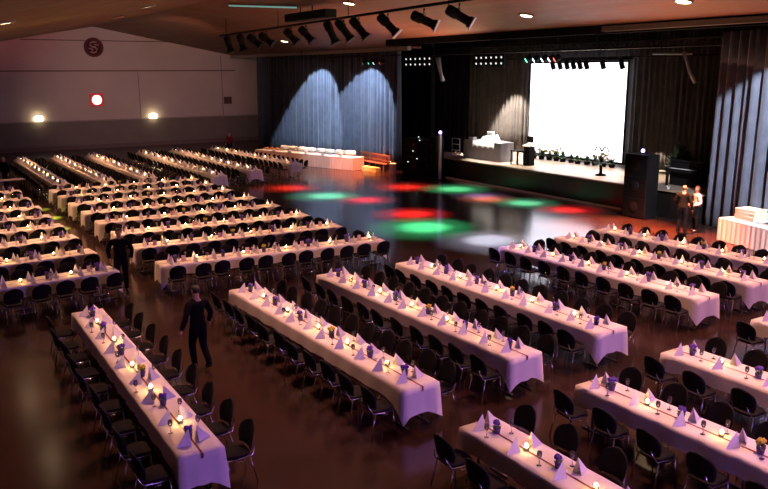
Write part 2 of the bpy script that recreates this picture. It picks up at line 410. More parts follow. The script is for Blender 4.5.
for i, (xn, xf) in enumerate(FX):
    W = .74
    long_table((xn-W/2, FYN[i]), (xf-W/2, 51.0), W, '%s back-wall table from left' % ORD[i], None, nseat=20, sides=('left side','right side'), fam='F')

# ------------------------------------------------------------------ chair
def chair_shapes():
    S = {}
    b = MB(); vs = []; fs = []   # seat pad, rounded
    out = []
    for k in range(20):
        t = 2*PI*k/20; cx, sy = math.cos(t), math.sin(t)
        e = .55; x = .215*math.copysign(abs(cx)**e, cx); y = .205*math.copysign(abs(sy)**e, sy); out.append((x*(1.0 if y > 0 else .92), y))
    for z, k in ((.425, .93), (.44, 1.0), (.462, 1.0), (.475, .93)): vs += [(x*k, y*k, z-.015*(y < -.1)) for x, y in out]
    for r in range(3):
        for k in range(20): j = (k+1) % 20; fs.append((r*20+k, r*20+j, r*20+20+j, r*20+20+k))
    fs.append(tuple(range(19, -1, -1))); fs.append(tuple(60+k for k in range(20)))
    b.add(vs, fs, 0, True); S['seat'] = (b, 'chair')
    b = MB(); vs = []; fs = []; nu, nv = 10, 8   # domed back shell
    def P(u, v, off):
        z = .50+.37*v; w = .222*(1-max(0, (v-.45)/.55)**2.4)**.5 if v < .999 else .03
        w = max(w, .035); w *= (.86+.14*min(1, v/.3))
        x = (u*2-1)*w; y = -.205-.075*v+.055*(x/.2)**2*(1.0)
        return (x, y+off, z)
    for off in (0, -.028):
        for j in range(nv+1):
            for i in range(nu+1): vs.append(P(i/nu, j/nv, off))
    q = (nu+1)*(nv+1)
    for j in range(nv):
        for i in range(nu):
            a = j*(nu+1)+i; fs.append((a, a+nu+1, a+nu+2, a+1)); fs.append((a+q, a+1+q, a+nu+2+q, a+nu+1+q))
    def edge(a, c): fs.append((a, c, c+q, a+q))
    for i in range(nu): edge(i, i+1); edge(nv*(nu+1)+i+1, nv*(nu+1)+i)
    for j in range(nv): edge((j+1)*(nu+1), j*(nu+1)); edge(j*(nu+1)+nu, (j+1)*(nu+1)+nu)
    b.add(vs, fs, 0, True); S['backrest'] = (b, 'chair')
    b = MB(); b.lathe([(.014, 0), (.014, .006), (.006, .009)], 8, (0, -.262, .70), 0, (0, -1, .12)); S['number_stud'] = (b, 'chrome')
    b = MB()
    for s in (-1, 1): b.tube([(s*.19, .17, .418), (s*.205, -.02, .418), (s*.19, -.20, .425), (s*.15, -.245, .50), (s*.13, -.27, .60)], .0105, 6)
    b.tube([(-.19, .165, .412), (.19, .165, .412)], .0105, 6); b.tube([(-.185, -.17, .412), (.185, -.17, .412)], .0105, 6)
    for s in (-1, 1): b.tube([(s*.20, .03, .405), (s*.235, .03, .39), (s*.235, -.06, .39), (s*.20, -.06, .405)], .006, 5)
    S['seat_frame'] = (b, 'chrome')
    legs = []
    for sx, sy in ((-1, 1), (1, 1), (-1, -1), (1, -1)):
        b = MB(); b.tube([(sx*.185, .16 if sy > 0 else -.165, .415), (sx*.215, .185 if sy > 0 else -.255, .005)], .0115, 6); legs.append(b)
    return S, legs
CS, CL = chair_shapes()
ch0 = thing('banquet_chair', '', 'chair', (0, 0, 0))
for k, (b_, m_) in CS.items(): b_.build(k, M[m_], ch0)
for b_ in CL: b_.build('leg', M['chrome'], ch0)
def npk():
    b = MB(); A = (0, .055, .225); Lp = (-.075, .06, 0); Rp = (.075, .06, 0); B = (0, -.14, 0); Mi = (0, .01, 0)
    b.add([A, Lp, Rp, B, Mi, (0, .066, .221)], [(0, 3, 1), (0, 2, 3), (0, 1, 4), (0, 4, 2), (1, 3, 4), (2, 4, 3)]); return b
NPK = npk(); NPKME = NPK.mesh('napkin', M['napkin'])
def order(lst): return sorted(lst, key=lambda s: (Vector(s['pos'])-Vector((0, 0, CAMH))).length)
vis = order([s for s in SEATS if in_view((s['pos'][0], s['pos'][1], .6), 12)])
used = False; rest = MB(); bulk = MB(); blk = MB()
for k_, (b_, m_) in CS.items():
    (blk if m_ == 'chair' else bulk).join(b_)
for b_ in CL: bulk.join(b_)
def endname(s): return 'aisle end' if s['fam'] == 'M' else 'left end' if s['fam'] == 'L' else 'near end' if s['fam'] in 'RF' else 'far end'
for i, s in enumerate(vis):
    lab = 'black chair, %s from %s, %s of %s' % (ORD[s['k']], endname(s), s['side'], s['desc'])
    grp = 'chairs along the '+s['desc']
    if i < 300:
        if not used:
            ch0.location = s['pos']; ch0.rotation_euler = (0, 0, s['rz']); ch0['label'] = lab; ch0['group'] = grp; used = True
            kids(ch0)
        else: dup(ch0, s['pos'], s['rz'], lab, grp)
    else:
        mt = Matrix.Translation(s['pos']) @ Matrix.Rotation(s['rz'], 4, 'Z')
        rest.join(blk, mt, 0); rest.join(bulk, mt, 1)
if rest.v:
    tag(rest.build('banquet_chair_rows', [M['chair'], M['chrome']]), 'distant black chairs lining the rearmost crosswise and back-wall tables', 'chair', kind='stuff')
# napkins
seats_n = order([s for s in SEATS if in_view((s['pos'][0], s['pos'][1], .8), 6)])
restn = MB(); first = True
for i, s in enumerate(seats_n):
    inw = s['inw']; q = Vector(s['pos'][:2]); 
    pos = q+inw*((Vector(s['pos'][:2])-q).length+.27+.19+random.uniform(-.015, .015)) + s['along']*random.uniform(-.03, .03)
    rz = math.atan2(inw.y, inw.x)-PI/2+random.uniform(-.18, .18)
    PLACED.append((pos.x, pos.y, .11))
    lab = 'white pointed napkin, %s from %s, %s of %s' % (ORD[s['k']], endname(s), s['side'], s['desc'])
    if i < 300:
        o = bpy.data.objects.new('napkin', NPKME); COL.objects.link(o); o.location = (pos.x, pos.y, .757); o.rotation_euler = (0, 0, rz)
        tag(o, lab, 'napkin', 'napkins on the '+s['desc'])
    else: restn.join(NPK, Matrix.Translation((pos.x, pos.y, .757)) @ Matrix.Rotation(rz, 4, 'Z'))
if restn.v: tag(restn.build('napkin_rows', M['napkin']), 'distant white pointed napkins on the rearmost tables', 'napkin', kind='stuff')

# table decoration
cn0 = thing('candle_holder', '', 'candle')
b = MB(); b.lathe([(.030, 0), (.036, .004), (.040, .075), (.037, .075), (.033, .008), (.0, .006)], 12); b.build('glass_cup', M['cglass'], cn0)
b = MB(); b.lathe([(.027, .010), (.027, .030), (.0, .031)], 10); b.build('tealight', M['wax'], cn0)
b = MB(); b.lathe([(.008, .032), (.024, .046), (.026, .062), (.016, .082), (.003, .10)], 8); b.build('flame', M['flame'], cn0)
def flower_proto(name, mt):
    t = thing(name, '', 'flowers')
    b = MB(); b.lathe([(.035, 0), (.046, .065), (.050, .068), (.045, .07), (.0, .062)], 10); b.build('pot', M['pot'], t)
    b = MB()
    for k in range(9):
        a = k*2*PI/9+.3; r = .055+.012*(k % 2); z = .085+.02*(k % 3)
        p = Vector((math.cos(a)*.02, math.sin(a)*.02, .062)); e = Vector((math.cos(a)*r, math.sin(a)*r, z)); sd = Vector((-math.sin(a), math.cos(a), 0))*.016
        b.add([p, (p+e)/2+sd, e, (p+e)/2-sd, (p+e)/2+Vector((0, 0, .006))], [(0, 1, 4), (1, 2, 4), (2, 3, 4), (3, 0, 4)], 0, True)
    b.build('leaves', M['leaf'], t)
    b = MB(); rr = random.Random(4)
    for k in range(14):
        a = rr.uniform(0, 2*PI); r = .046*math.sqrt(rr.random()); b.ball((r*math.cos(a), r*math.sin(a), .098+.05*rr.random()*(1-r*8)+.01), rr.uniform(.017, .024), 6, jit=.15)
    b.build('blossom', mt, t)
    return t
fp0 = flower_proto('potted_flower', M['purple']); fy0 = flower_proto('potted_flower', M['yellow'])
gl0 = MB(); gl0.lathe([(.034, 0), (.034, .003), (.006, .008), (.004, .09), (.022, .11), (.037, .15), (.031, .20), (.0295, .20), (.034, .15), (.02, .114), (.0, .108)], 10)
GLME = gl0.mesh('wine_glass', M['glass'])
cd0 = MB(); cd0.add([(-.055, -.035, 0), (.055, -.035, 0), (.055, 0, .15), (-.055, 0, .15), (-.055, .035, 0), (.055, .035, 0), (-.053, -.033, 0), (.053, -.033, 0), (.053, 0, .147), (-.053, 0, .147), (-.053, .033, 0), (.053, .033, 0)],
  [(0,1,2,3),(3,2,5,4),(9,8,7,6),(10,11,8,9),(0,3,9,6),(3,4,10,9),(1,7,8,2),(2,8,11,5),(0,6,7,1),(4,5,11,10)])
CDME = cd0.mesh('menu_card', M['card'])
firsts = {}
def place(proto, pos, rz, lab, grp, sc_=None):
    if proto.name not in firsts:
        kids(proto); firsts[proto.name] = 1; proto.location = pos; proto.rotation_euler = (0, 0, rz); proto['label'] = lab; proto['group'] = grp
        if sc_: proto.scale = (sc_,)*3
        return proto
    return dup(proto, pos, rz, lab, grp, sc_ or 1.)
nglass = 0
for T in TABLES:
    n = max(3, round(T['L']/.66)); nc = nf = ny = ng = nm = 0
    en = 'aisle end' if T['fam'] == 'M' else 'left end' if T['fam'] == 'L' else 'near end' if T['fam'] in 'RF' else 'far end'
    for k in range(n):
        dist = .42+(T['L']-.84)*k/(n-1)+random.uniform(-.06, .06)
        for tr in range(30):
            q = T['a']+T['d']*(dist+random.uniform(-.012, .012)*tr)+T['n']*random.uniform(-.03, .03)
            if free(q, .07): break
        else: continue
        if not in_view((q.x, q.y, .8), 4): continue
        PLACED.append((q.x, q.y, .08))
        if k % 2 == 1:
            place(cn0, (q.x, q.y, .757), random.uniform(0, 6), 'lit candle in glass cup, %s from %s on %s' % (ORD[nc], en, T['desc']), 'candles', random.uniform(1.0, 1.15)); nc += 1
        elif k % 8 == 4:
            place(fy0, (q.x, q.y, .757), random.uniform(0, 6), 'yellow potted flower, %s from %s on %s' % (ORD[ny], en, T['desc']), 'yellow potted flowers', 1.3); ny += 1
        else:
            place(fp0, (q.x, q.y, .757), random.uniform(0, 6), 'purple potted flower, %s from %s on %s' % (ORD[nf], en, T['desc']), 'purple potted flowers', random.uniform(1.1, 1.4)); nf += 1
    if T['fam'] in ('L', 'M'):
        for k in range(4):
            for tr in range(40):
                q = T['a']+T['d']*(T['L']*(.14+.24*k)+random.uniform(-.4, .4))+T['n']*random.uniform(-.14, .14)
                if free(q, .075): break
            else: continue
            if not in_view((q.x, q.y, .8), 0): continue
            PLACED.append((q.x, q.y, .075))
            o = bpy.data.objects.new('menu_card', CDME); COL.objects.link(o); o.location = (q.x, q.y, .757); o.rotation_euler = (0, 0, math.atan2(T['d'].y, T['d'].x)+random.uniform(-.3, .3))
            tag(o, 'pink tent card, %s from %s on %s' % (ORD[nm], en, T['desc']), 'card', 'menu cards'); nm += 1
    m_ = round(T['L']/1.2)
    if T['fam'] == 'F': continue
    for k in range(m_):
        for s, sn in ((1, 0), (-1, 1)):
            for tr in range(40):
                q = T['a']+T['d']*(.62+(T['L']-1.0)*k/m_+random.uniform(-.3, .3))+T['n']*s*(.10+random.uniform(0, .14))
                if free(q, .04): break
            else: continue
            if nglass >= 290 or not in_view((q.x, q.y, .8), 0): continue
            nglass += 1; PLACED.append((q.x, q.y, .04))
            o = bpy.data.objects.new('wine_glass', GLME); COL.objects.link(o); o.location = (q.x, q.y, .757)
            side = (('hall side','stage side') if T['fam'] == 'R' else ('stage side','hall side') if T['fam'] == 'RB' else ('far side','near side') if T['fam'] == 'L' else ('near side','far side'))[sn]
            tag(o, 'clear wine glass, %s from %s, %s of %s' % (ORD[k], en, side, T['desc']), 'glass', 'wine glasses')

# ------------------------------------------------------------------ buffets
def skirt_table(label, p0, p1, W, z=.78, name='buffet_table', seed=1):
    """front edge p0->p1, table extends to the left of that direction"""
    p0, p1 = Vector(p0), Vector(p1); d = p1-p0; L = d.length; d /= L; n = Vector((-d.y, d.x)); mid = (p0+p1)/2+n*W/2
    t = thing(name, label, 'table', (mid.x, mid.y, 0), math.atan2(d.y, d.x))
    b = MB(); b.box((-L/2-.01, -W/2-.01, z-.03), (L/2+.01, W/2+.01, z), 0, .008); b.build('tabletop', M['cloth'], t)
    b = MB(); vs = []; fs = []; pts = []
    def run(a, c):
        a, c = Vector(a), Vector(c); l = (c-a).length; dd = (c-a)/l; nn = Vector((dd.y, -dd.x)); k = int(l/.04)
        for i in range(k): pts.append((a+dd*(l*i/k), nn))
    cs = [(-L/2, -W/2), (L/2, -W/2), (L/2, W/2), (-L/2, W/2)]
    for i in range(4): run(cs[i], cs[(i+1) % 4])
    for r in range(4):
        zz = z-.03-(z-.05)*r/3
        for k, (q, nn) in enumerate(pts):
            o = .03+(.016+.022*r/3)*math.sin(k*1.15)*(.7+.3*math.sin(k*.37))
            vs.append((q.x+nn.x*o, q.y+nn.y*o, zz))
    N = len(pts)
    for r in range(3):
        for k in range(N): j = (k+1) % N; fs.append((r*N+j, r*N+k, r*N+N+k, r*N+N+j))
    b.add(vs, fs, 0, True); b.build('pleated_skirt', M['skirt'], t)
    return t, mid, d, n, L
def chafing(label, pos, rz):
    t = thing('chafing_dish', label, 'serving dish', pos, rz, 'covered dishes on the long buffet')
    b = MB(); b.box((-.3, -.18, .10), (.3, .18, .20), 0, .02); b.build('pan', M['white'], t)
    b = MB()
    n = 8
    vs = [(x, .17*math.cos(PI*k/n), .205+.14*math.sin(PI*k/n)) for x in (-.29, .29) for k in range(n+1)]
    fs = [(k, k+1, k+n+2, k+n+1) for k in range(n)]+[tuple(range(n, -1, -1)), tuple(range(n+1, 2*n+2)), (0, n+1, 2*n+1, n)]
    b.add(vs, fs, 0, True); b.build('lid', M['white'], t)
    b = MB()
    for sx in (-.27, .27):
        for sy in (-.15, .15): b.tube([(sx, sy, 0), (sx, sy, .11)], .012, 5)
    b.build('stand', M['steel'], t)
    b = MB(); b.tube([(-.06, 0, .34), (-.05, 0, .375), (.05, 0, .375), (.06, 0, .34)], .01, 5); b.build('handle', M['steel'], t)
bt, bm, bd, bn, bL = skirt_table('long buffet table with pleated pink-white skirt before the blue curtain', (20.55, 48.3), (23.2, 40.0), 1.0)
for k in range(8):
    q = bm+bd*(-bL/2+2.15+k*.82)+bn*random.uniform(.08, .25)
    chafing('white covered serving dish on long buffet, %s from its left end' % ORD[k], (q.x, q.y, .78), math.atan2(bd.y, bd.x)+random.uniform(-.15, .15))
for k in range(5):
    q = bm+bd*(-bL/2+1.7+k*1.5)-bn*.42
    b = MB(); h = random.choice((.12, .18, .1)); n_ = int(h/.02)
    for j in range(n_): b.lathe([(.07, j*.02), (.13, j*.02+.016), (.125, j*.02+.019), (.0, j*.02+.012)], 14)
    tag(b.build('plate_stack', M['white'], None, (q.x, q.y, .781)), 'stack of white plates at front edge of long buffet, %s from left' % ORD[k], 'plates', 'plate stacks on the long buffet')
for k in range(3):
    q = bm+bd*(-bL/2+.4+k*.55)+bn*.1
    t = thing('food_platter', 'platter heaped with orange food on the long buffet, %s from left' % ORD[k], 'platter', (q.x, q.y, .78), 0, 'platters on the long buffet')
    b = MB(); b.lathe([(.1, 0), (.25, .03), (.24, .035), (.0, .02)], 16); b.build('dish', M['steel'], t)
    b = MB()
    for j in range(12): a = random.uniform(0, 6.28); r = random.uniform(0, .16); b.ball((r*math.cos(a), r*math.sin(a), .06+.12*(1-r/.16)*random.random()), .05, 6, jit=.2)
    b.build('food', M['food'], t)
rt_, rm, rd, rn, rL = skirt_table('buffet table with pleated pink-white skirt at right edge', (24.0, 16.05), (23.15, 12.9), 1.2, .80)
for k, (w, h, dz, al) in enumerate(((.85, .16, 0, 0), (.82, .13, .161, .01), (.78, .10, .292, -.02))):
    q = rm+rd*(-rL/2+.75+al)+rn*.05
    t = thing('flat_carton', 'cream carton in stack on right buffet table, %s' % ('bottom one', 'middle one', 'top one')[k], 'box', (q.x, q.y, .801+dz), math.atan2(rd.y, rd.x)+.06*k, 'cartons on the right buffet table')
    b = MB(); b.box((-w/2, -.3, 0), (w/2, .3, h*.75)); b.build('tray', M['boxcard'], t)
    b = MB(); b.box((-w/2-.008, -.308, h*.6), (w/2+.008, .308, h)); b.build('lid', M['boxcard'], t)
q = rm+rd*(-rL/2+1.75)
t = thing('serving_tray', 'dark serving tray beside the cartons on the right buffet table', 'tray', (q.x, q.y, .80), math.atan2(rd.y, rd.x))
b = MB(); b.box((-.4, -.25, 0), (.4, .25, .02)); b.build('base', M['black'], t)
b = MB(); b.box((-.42, -.27, .0), (.42, -.25, .07)); b.box((-.42, .25, .0), (.42, .27, .07)); b.box((-.42, -.25, 0), (-.4, .25, .07)); b.box((.4, -.25, 0), (.42, .25, .07)); b.build('rim', M['white'], t)

# bench and boxes by the curtain
t = thing('wooden_bench', 'long reddish-brown slatted bench against curtain right of the buffet', 'bench', (24.75, 40.3, 0), -PI/2)
b = MB(); [b.box((-1.75, -.22+.1*k, .42), (1.75, -.14+.1*k, .455)) for k in range(4)]; b.build('seat', M['bench'], t)
b = MB(); b.box((-1.75, .20, .86), (1.75, .25, .95)); b.box((-1.75, .20, .55), (1.75, .25, .6)); [b.box((-1.68+k*.16, .21, .45), (-1.63+k*.16, .24, .9)) for k in range(22)]; b.build('backrest', M['bench'], t)
for x in (-1.6, 0, 1.6):
    for y in (-.18, .22):
        b = MB(); b.box((x-.03, y-.03, 0), (x+.03, y+.03, .42)); b.build('leg', M['bench'], t)
for k, y in enumerate((39.6, 38.85)):
    t = thing('low_crate', 'low yellow crate on floor before the wooden bench, %s' % ('left one', 'right one')[k], 'crate', (24.05, y, 0), .3-.15*k)
    b = MB(); b.box((-.2, -.3, 0), (.2, .3, .03)); [b.box((-.2, s*.3-.012, .0+.09*j), (.2, s*.3+.012, .07+.09*j)) for s in (-1, 1) for j in range(3)]; [b.box((s*.2-.012, -.3, .0+.09*j), (s*.2+.012, .3, .07+.09*j)) for s in (-1, 1) for j in range(3)]; b.build('crate_body', M['ybox'], t)
    b = MB(); [b.ball((random.uniform(-.12, .12), random.uniform(-.22, .22), .24), .07, 7, jit=.15) for _ in range(9)]; b.build('contents', M['ybox'], t)
t = thing('white_bucket', 'small white bucket on floor beside the black speaker stack', 'bucket', (24.6, 37.75, 0))
b = MB(); b.lathe([(.17, 0), (.22, .55), (.235, .55), (.235, .58), (.2, .58), (.16, .03), (0, .03)], 16); b.build('pail', M['white'], t)
b = MB(); b.tube([(-.23, 0, .55), (-.16, 0, .68), (0, 0, .74), (.16, 0, .68), (.23, 0, .55)], .008, 5); b.build('handle', M['steel'], t)

# ------------------------------------------------------------------ speaker towers
def speaker(label, loc, rz, w, d, h, led=True, stack=1):
    t = thing('loudspeaker', label, 'speaker', loc, rz)
    b = MB(); b.box((-w/2, -d/2, 0), (w/2, d/2, h), 0, .02); b.build('cabinet', M['black'], t)
    for k in range(stack):
        z0, z1 = h*k/stack+.05, h*(k+1)/stack-.05
        b = MB(); b.box((-d/2*0-w/2+.05, -d/2-.02, z0), (w/2-.05, -d/2, z1), 0, .008); g = b.build('grille', M['curt_black'], t)
        b = MB(); r = min(w*.36, (z1-z0)*.3); b.lathe([(r, 0), (r*.95, .012), (r*.3, .004), (0, .01)], 16, (0, -d/2-.02, (z0+z1)/2), 0, (0, -1, 0)); b.build('driver_cone', M['black'], g)
    if led:
        b = MB(); b.tube([(0, 0, h), (0, 0, h+.08)], .02, 6); b.build('lamp_bracket', M['black'], t)
        b = MB(); b.ball((0, 0, h+.13), .075, 10); b.build('violet_lamp', M['bluelens'], t, label='glowing violet lamp')
    return t
speaker('tall black loudspeaker tower with violet lamp, right of the screen', (25.25, 20.5, 0), -PI/2+.0, 1.15, .7, 2.55, True, 3)
speaker('black loudspeaker column at left end of stage beside violet lamp stand', (25.5, 34.68, 0), -PI/2, .62, .6, 2.3, False, 3)
t = thing('lamp_stand', 'slim grey post topped by violet lamp at left end of stage', 'lamp stand', (25.3, 34.08, 0))
b = MB(); b.box((-.22, -.18, 0), (.22, .18, .03), 0, .01); b.build('foot', M['black'], t)
b = MB(); b.box((-.07, -.07, .03), (.07, .07, 2.5), 0, .015); b.build('post', M['flap'], t)
b = MB(); b.ball((0, 0, 2.57), .085, 10); b.build('violet_lamp', M['bluelens'], t, label='glowing violet lamp')
t = speaker('wide black speaker stack dotted with small lights, beside the blue curtain', (25.45, 36.15, 0), -PI/2, 2.2, .8, 2.1, False, 2)
for y, z in ((.55, 2.05), (-.05, 2.3), (-.1, 1.4), (.3, 1.0), (-.6, .75)):
    b = MB(); b.ball((y, -.45, z) if z < 2.1 else (y, -.1, z-.12), .035, 6); b.build('status_light', M['starlens'], t, label='tiny pale light')

# ------------------------------------------------------------------ on the stage
t = thing('draped_desk', 'desk draped in grey with white cloth on stage left of the screen', 'desk', (27.35, 32.5, SZ), -PI/2)
b = MB(); b.box((-1.55, -.45, .95), (1.55, .45, 1.0), 0, .01); b.build('tabletop', M['drape_grey'], t)
b = MB(); vs = []; fs = []; N = 60
per = []
for (a, c) in (((-1.55, -.45), (1.55, -.45)), ((1.55, -.45), (1.55, .45)), ((1.55, .45), (-1.55, .45)), ((-1.55, .45), (-1.55, -.45))):
    k = int(math.hypot(c[0]-a[0], c[1]-a[1])/.1)
    per += [(a[0]+(c[0]-a[0])*i/k, a[1]+(c[1]-a[1])*i/k) for i in range(k)]
for r, z in enumerate((.95, .5, .02)):
    for k, (x, y) in enumerate(per): s = 1+(.012+.01*r)*math.sin(k*1.1); vs.append((x*s, y*(s+.03*r*.5), z))
N = len(per)
for r in range(2):
    for k in range(N): j = (k+1) % N; fs.append((r*N+k, r*N+j, r*N+N+j, r*N+N+k))
b.add(vs, fs, 0, True); b.build('drape', M['drape_grey'], t)
b = MB(); n_ = 16
for sgn in (1,):
    vs = []; fs = []
    for k in range(n_+1):
        x = -.75+1.8*k/n_; zb = .62+.1*math.sin(PI*k/n_)*0+.12*abs(math.sin(k*.8)); vs += [(x, .4, 1.006), (x, -.47, 1.006), (x, -.485, zb)]
    for k in range(n_):
        for j in range(2): a = k*3+j; fs.append((a, a+1, a+4, a+3))
    b.add(vs, fs, 0, True)
o = b.build('white_cloth', M['cloth'], None, (27.35, 32.5, SZ)); o.rotation_euler = (0, 0, -PI/2); tag(o, 'white cloth hanging over the front of the grey-draped stage desk', 'cloth')
t = thing('mixer_case', 'white covered equipment box on top of the draped stage desk', 'box', (27.4, 32.4, SZ+1.008), -PI/2)
b = MB(); vs = [(-.6, -.25, 0), (.6, -.25, 0), (.6, .25, 0), (-.6, .25, 0), (-.45, -.1, .22), (.4, -.1, .3), (.4, .2, .34), (-.45, .2, .26)]
b.add(vs, [(0,3,2,1),(4,5,6,7),(0,1,5,4),(1,2,6,5),(2,3,7,6),(3,0,4,7)]); b.build('cover', M['white'], t)
b = MB(); b.box((-.25, -.02, .27), (.2, .15, .5), 0, .02); b.build('top_unit', M['white'], t)
t = thing('desk_phone', 'small white box at left end of the draped desk', 'box', (27.3, 33.75, SZ+1.0), -PI/2)
b = MB(); b.box((-.18, -.15, 0), (.18, .15, .14), 0, .02); b.build('housing', M['white'], t); b = MB(); b.box((-.12, -.05, .14), (.12, .1, .2), 0, .015); b.build('cap', M['black'], t)
# rail chair left of desk
t = thing('white_railing', 'white metal railing at the left end of the stage beside draped desk', 'railing', (26.9, 34.75, SZ), -PI/2)
b = MB(); b.tube([(-.35, 0, 0), (-.35, 0, 1.0), (.35, 0, 1.0), (.35, 0, 0)], .028, 6); b.build('frame', M['white'], t)
for z in (.35, .68): b = MB(); b.tube([(-.35, 0, z), (.35, 0, z)], .02, 6); b.build('rail', M['white'], t)
# lectern
t = thing('lectern', 'black lectern left of the screen at the front of stage', 'lectern', (27.3, 29.2, SZ), -PI/2)
b = MB(); b.box((-.2, -.2, 0), (.2, .2, .95), 0, .02); b.build('column', M['black'], t)
b = MB(); b.add([(-.26, -.24, .95), (.26, -.24, .95), (.26, .24, 1.1), (-.26, .24, 1.1), (-.26, -.24, 1.0), (.26, -.24, 1.0), (.26, .24, 1.15), (-.26, .24, 1.15)], [(0,3,2,1),(4,5,6,7),(0,1,5,4),(1,2,6,5),(2,3,7,6),(3,0,4,7)]); b.build('desk_top', M['white'], t)
t = thing('monitor', 'small black monitor standing on the lectern', 'monitor', (27.3, 29.2, SZ+1.15), -PI/2)
b = MB(); b.box((-.2, -.04, .0), (.2, .1, .32), 0, .02); b.build('housing', M['black'], t); b = MB(); b.box((-.17, -.045, .05), (.17, -.04, .29)); b.build('panel', M['blackgloss'], t)
t = thing('side_table', 'small black side table on stage beside the lectern', 'table', (27.1, 29.85, SZ), -PI/2)
b = MB(); b.box((-.3, -.25, .68), (.3, .25, .72), 0, .01); b.build('tabletop', M['black'], t)
for x in (-.25, .25):
    for y in (-.2, .2): b = MB(); b.box((x-.025, y-.025, 0), (x+.025, y+.025, .68)); b.build('leg', M['black'], t)
def bush(label, pos, r, h, mt=M['foliage'], potm=M['black'], name='potted_plant', fl=None, n=60, group=None):
    t = thing(name, label, 'plant', pos, 0, group)
    b = MB(); b.lathe([(r*.42, 0), (r*.55, h*.3), (r*.6, h*.3), (r*.5, h*.31), (0, h*.28)], 12); b.build('pot', potm, t)
    b = MB()
    for k in range(n):
        a = random.uniform(0, 6.28); e = random.uniform(-.2, 1.4); c = Vector((0, 0, h*.32)); d = Vector((math.cos(a)*math.cos(e), math.sin(a)*math.cos(e), math.sin(e)))
        tip = c+Vector((d.x*r, d.y*r, d.z*h*.68))*random.uniform(.7, 1.05); sd = d.cross(Vector((0, 0, 1))).normalized()*r*.13; mid = c.lerp(tip, .6)
        b.add([c, mid+sd, tip, mid-sd, mid+Vector((0, 0, r*.08))], [(0, 1, 4), (1, 2, 4), (2, 3, 4), (3, 0, 4)])
    b.build('foliage', mt, t)
    if fl:
        b = MB()
        for k in range(10):
            a = random.uniform(0, 6.28); b.ball((math.cos(a)*r*.6, math.sin(a)*r*.6, h*random.uniform(.6, .95)), r*.16, 6, jit=.2)
        b.build('blossoms', fl, t)
    return t
for k in range(12):
    y = 32.1-.1-k*.53
    if False: continue
    bush('small leafy pot on stage floor beneath the screen, %s from left' % ORD[k], (29.9+random.uniform(-.12, .12), y, SZ), .32, random.uniform(.5, .75), M['leaf'] if k % 3 else M['foliage'], M['black'], n=30, fl=(M['yellow'] if k in (2, 3, 4) else None), group='small plants beneath the screen')
t = thing('flower_stand', 'white floral display on dark stand at the front of stage, right', 'flowers', (27.3, 24.45, SZ)); t.scale = (1.2, 1.2, 1.15)
b = MB(); b.lathe([(.2, 0), (.2, .04), (.06, .08), (.05, .42), (.14, .48), (0, .46)], 12); b.build('stand', M['black'], t)
b = MB()
for k in range(40):
    a = random.uniform(0, 6.28); e = random.uniform(-.5, 1.3); d = Vector((math.cos(a)*math.cos(e), math.sin(a)*math.cos(e), math.sin(e))); c = Vector((0, 0, .5)); tip = c+d*random.uniform(.3, .42); sd = d.cross(Vector((0, 0, 1))).normalized()*.05; md = c.lerp(tip, .6)
    b.add([c, md+sd, tip, md-sd], [(0, 1, 2, 3), (3, 2, 1, 0)])
b.build('foliage', M['foliage'], t)
b = MB()
for k in range(14): a = random.uniform(0, 6.28); r = random.uniform(.05, .33); b.ball((r*math.cos(a), r*math.sin(a), .62+random.uniform(0, .36)*(1-r)), .075, 6, jit=.2)
b.build('blossom', M['white'], t)
b = MB()
for s in (-1, 1): b.tube([(0, 0, .95), (0, s*.12, 1.12), (0, s*.28, 1.1), (0, s*.34, .95)], .028, 6)
b.build('bow', M['black'], t)
# piano + plant
t = thing('upright_piano', 'black upright piano at right end of stage beside speaker tower', 'piano', (27.5, 20.05, SZ), -PI/2)
b = MB(); b.box((-.75, -.1, 0), (.75, .35, 1.0), 0, .015); b.build('body', M['black'], t)
b = MB(); b.box((-.75, -.38, .58), (.75, -.1, .72), 0, .012); kb = b.build('key_bed', M['black'], t)
b = MB(); b.box((-.62, -.36, .722), (.62, -.2, .735)); b.build('keys', M['white'], kb)
for x in (-.7, .7): b = MB(); b.box((x-.04, -.36, 0), (x+.04, -.28, .58)); b.build('leg', M['black'], t)
b = MB(); b.box((-.78, -.14, 1.0), (.78, .37, 1.03)); b.build('lid', M['black'], t)
bush('bushy dark plant standing beside the piano behind speaker tower', (28.7, 21.3, SZ), .75, 1.75, M['foliage'], M['black'], n=220)
for k, y in enumerate((20.9, 19.95)):
    b = MB(); b.lathe([(.06, 0), (.09, .12), (.08, .13), (0, .1)], 10)
    tag(b.build('small_bowl', M['white'], None, (26.25, y, SZ)), 'small white pot on stage edge before the piano, %s one' % ('left', 'right')[k], 'pot')

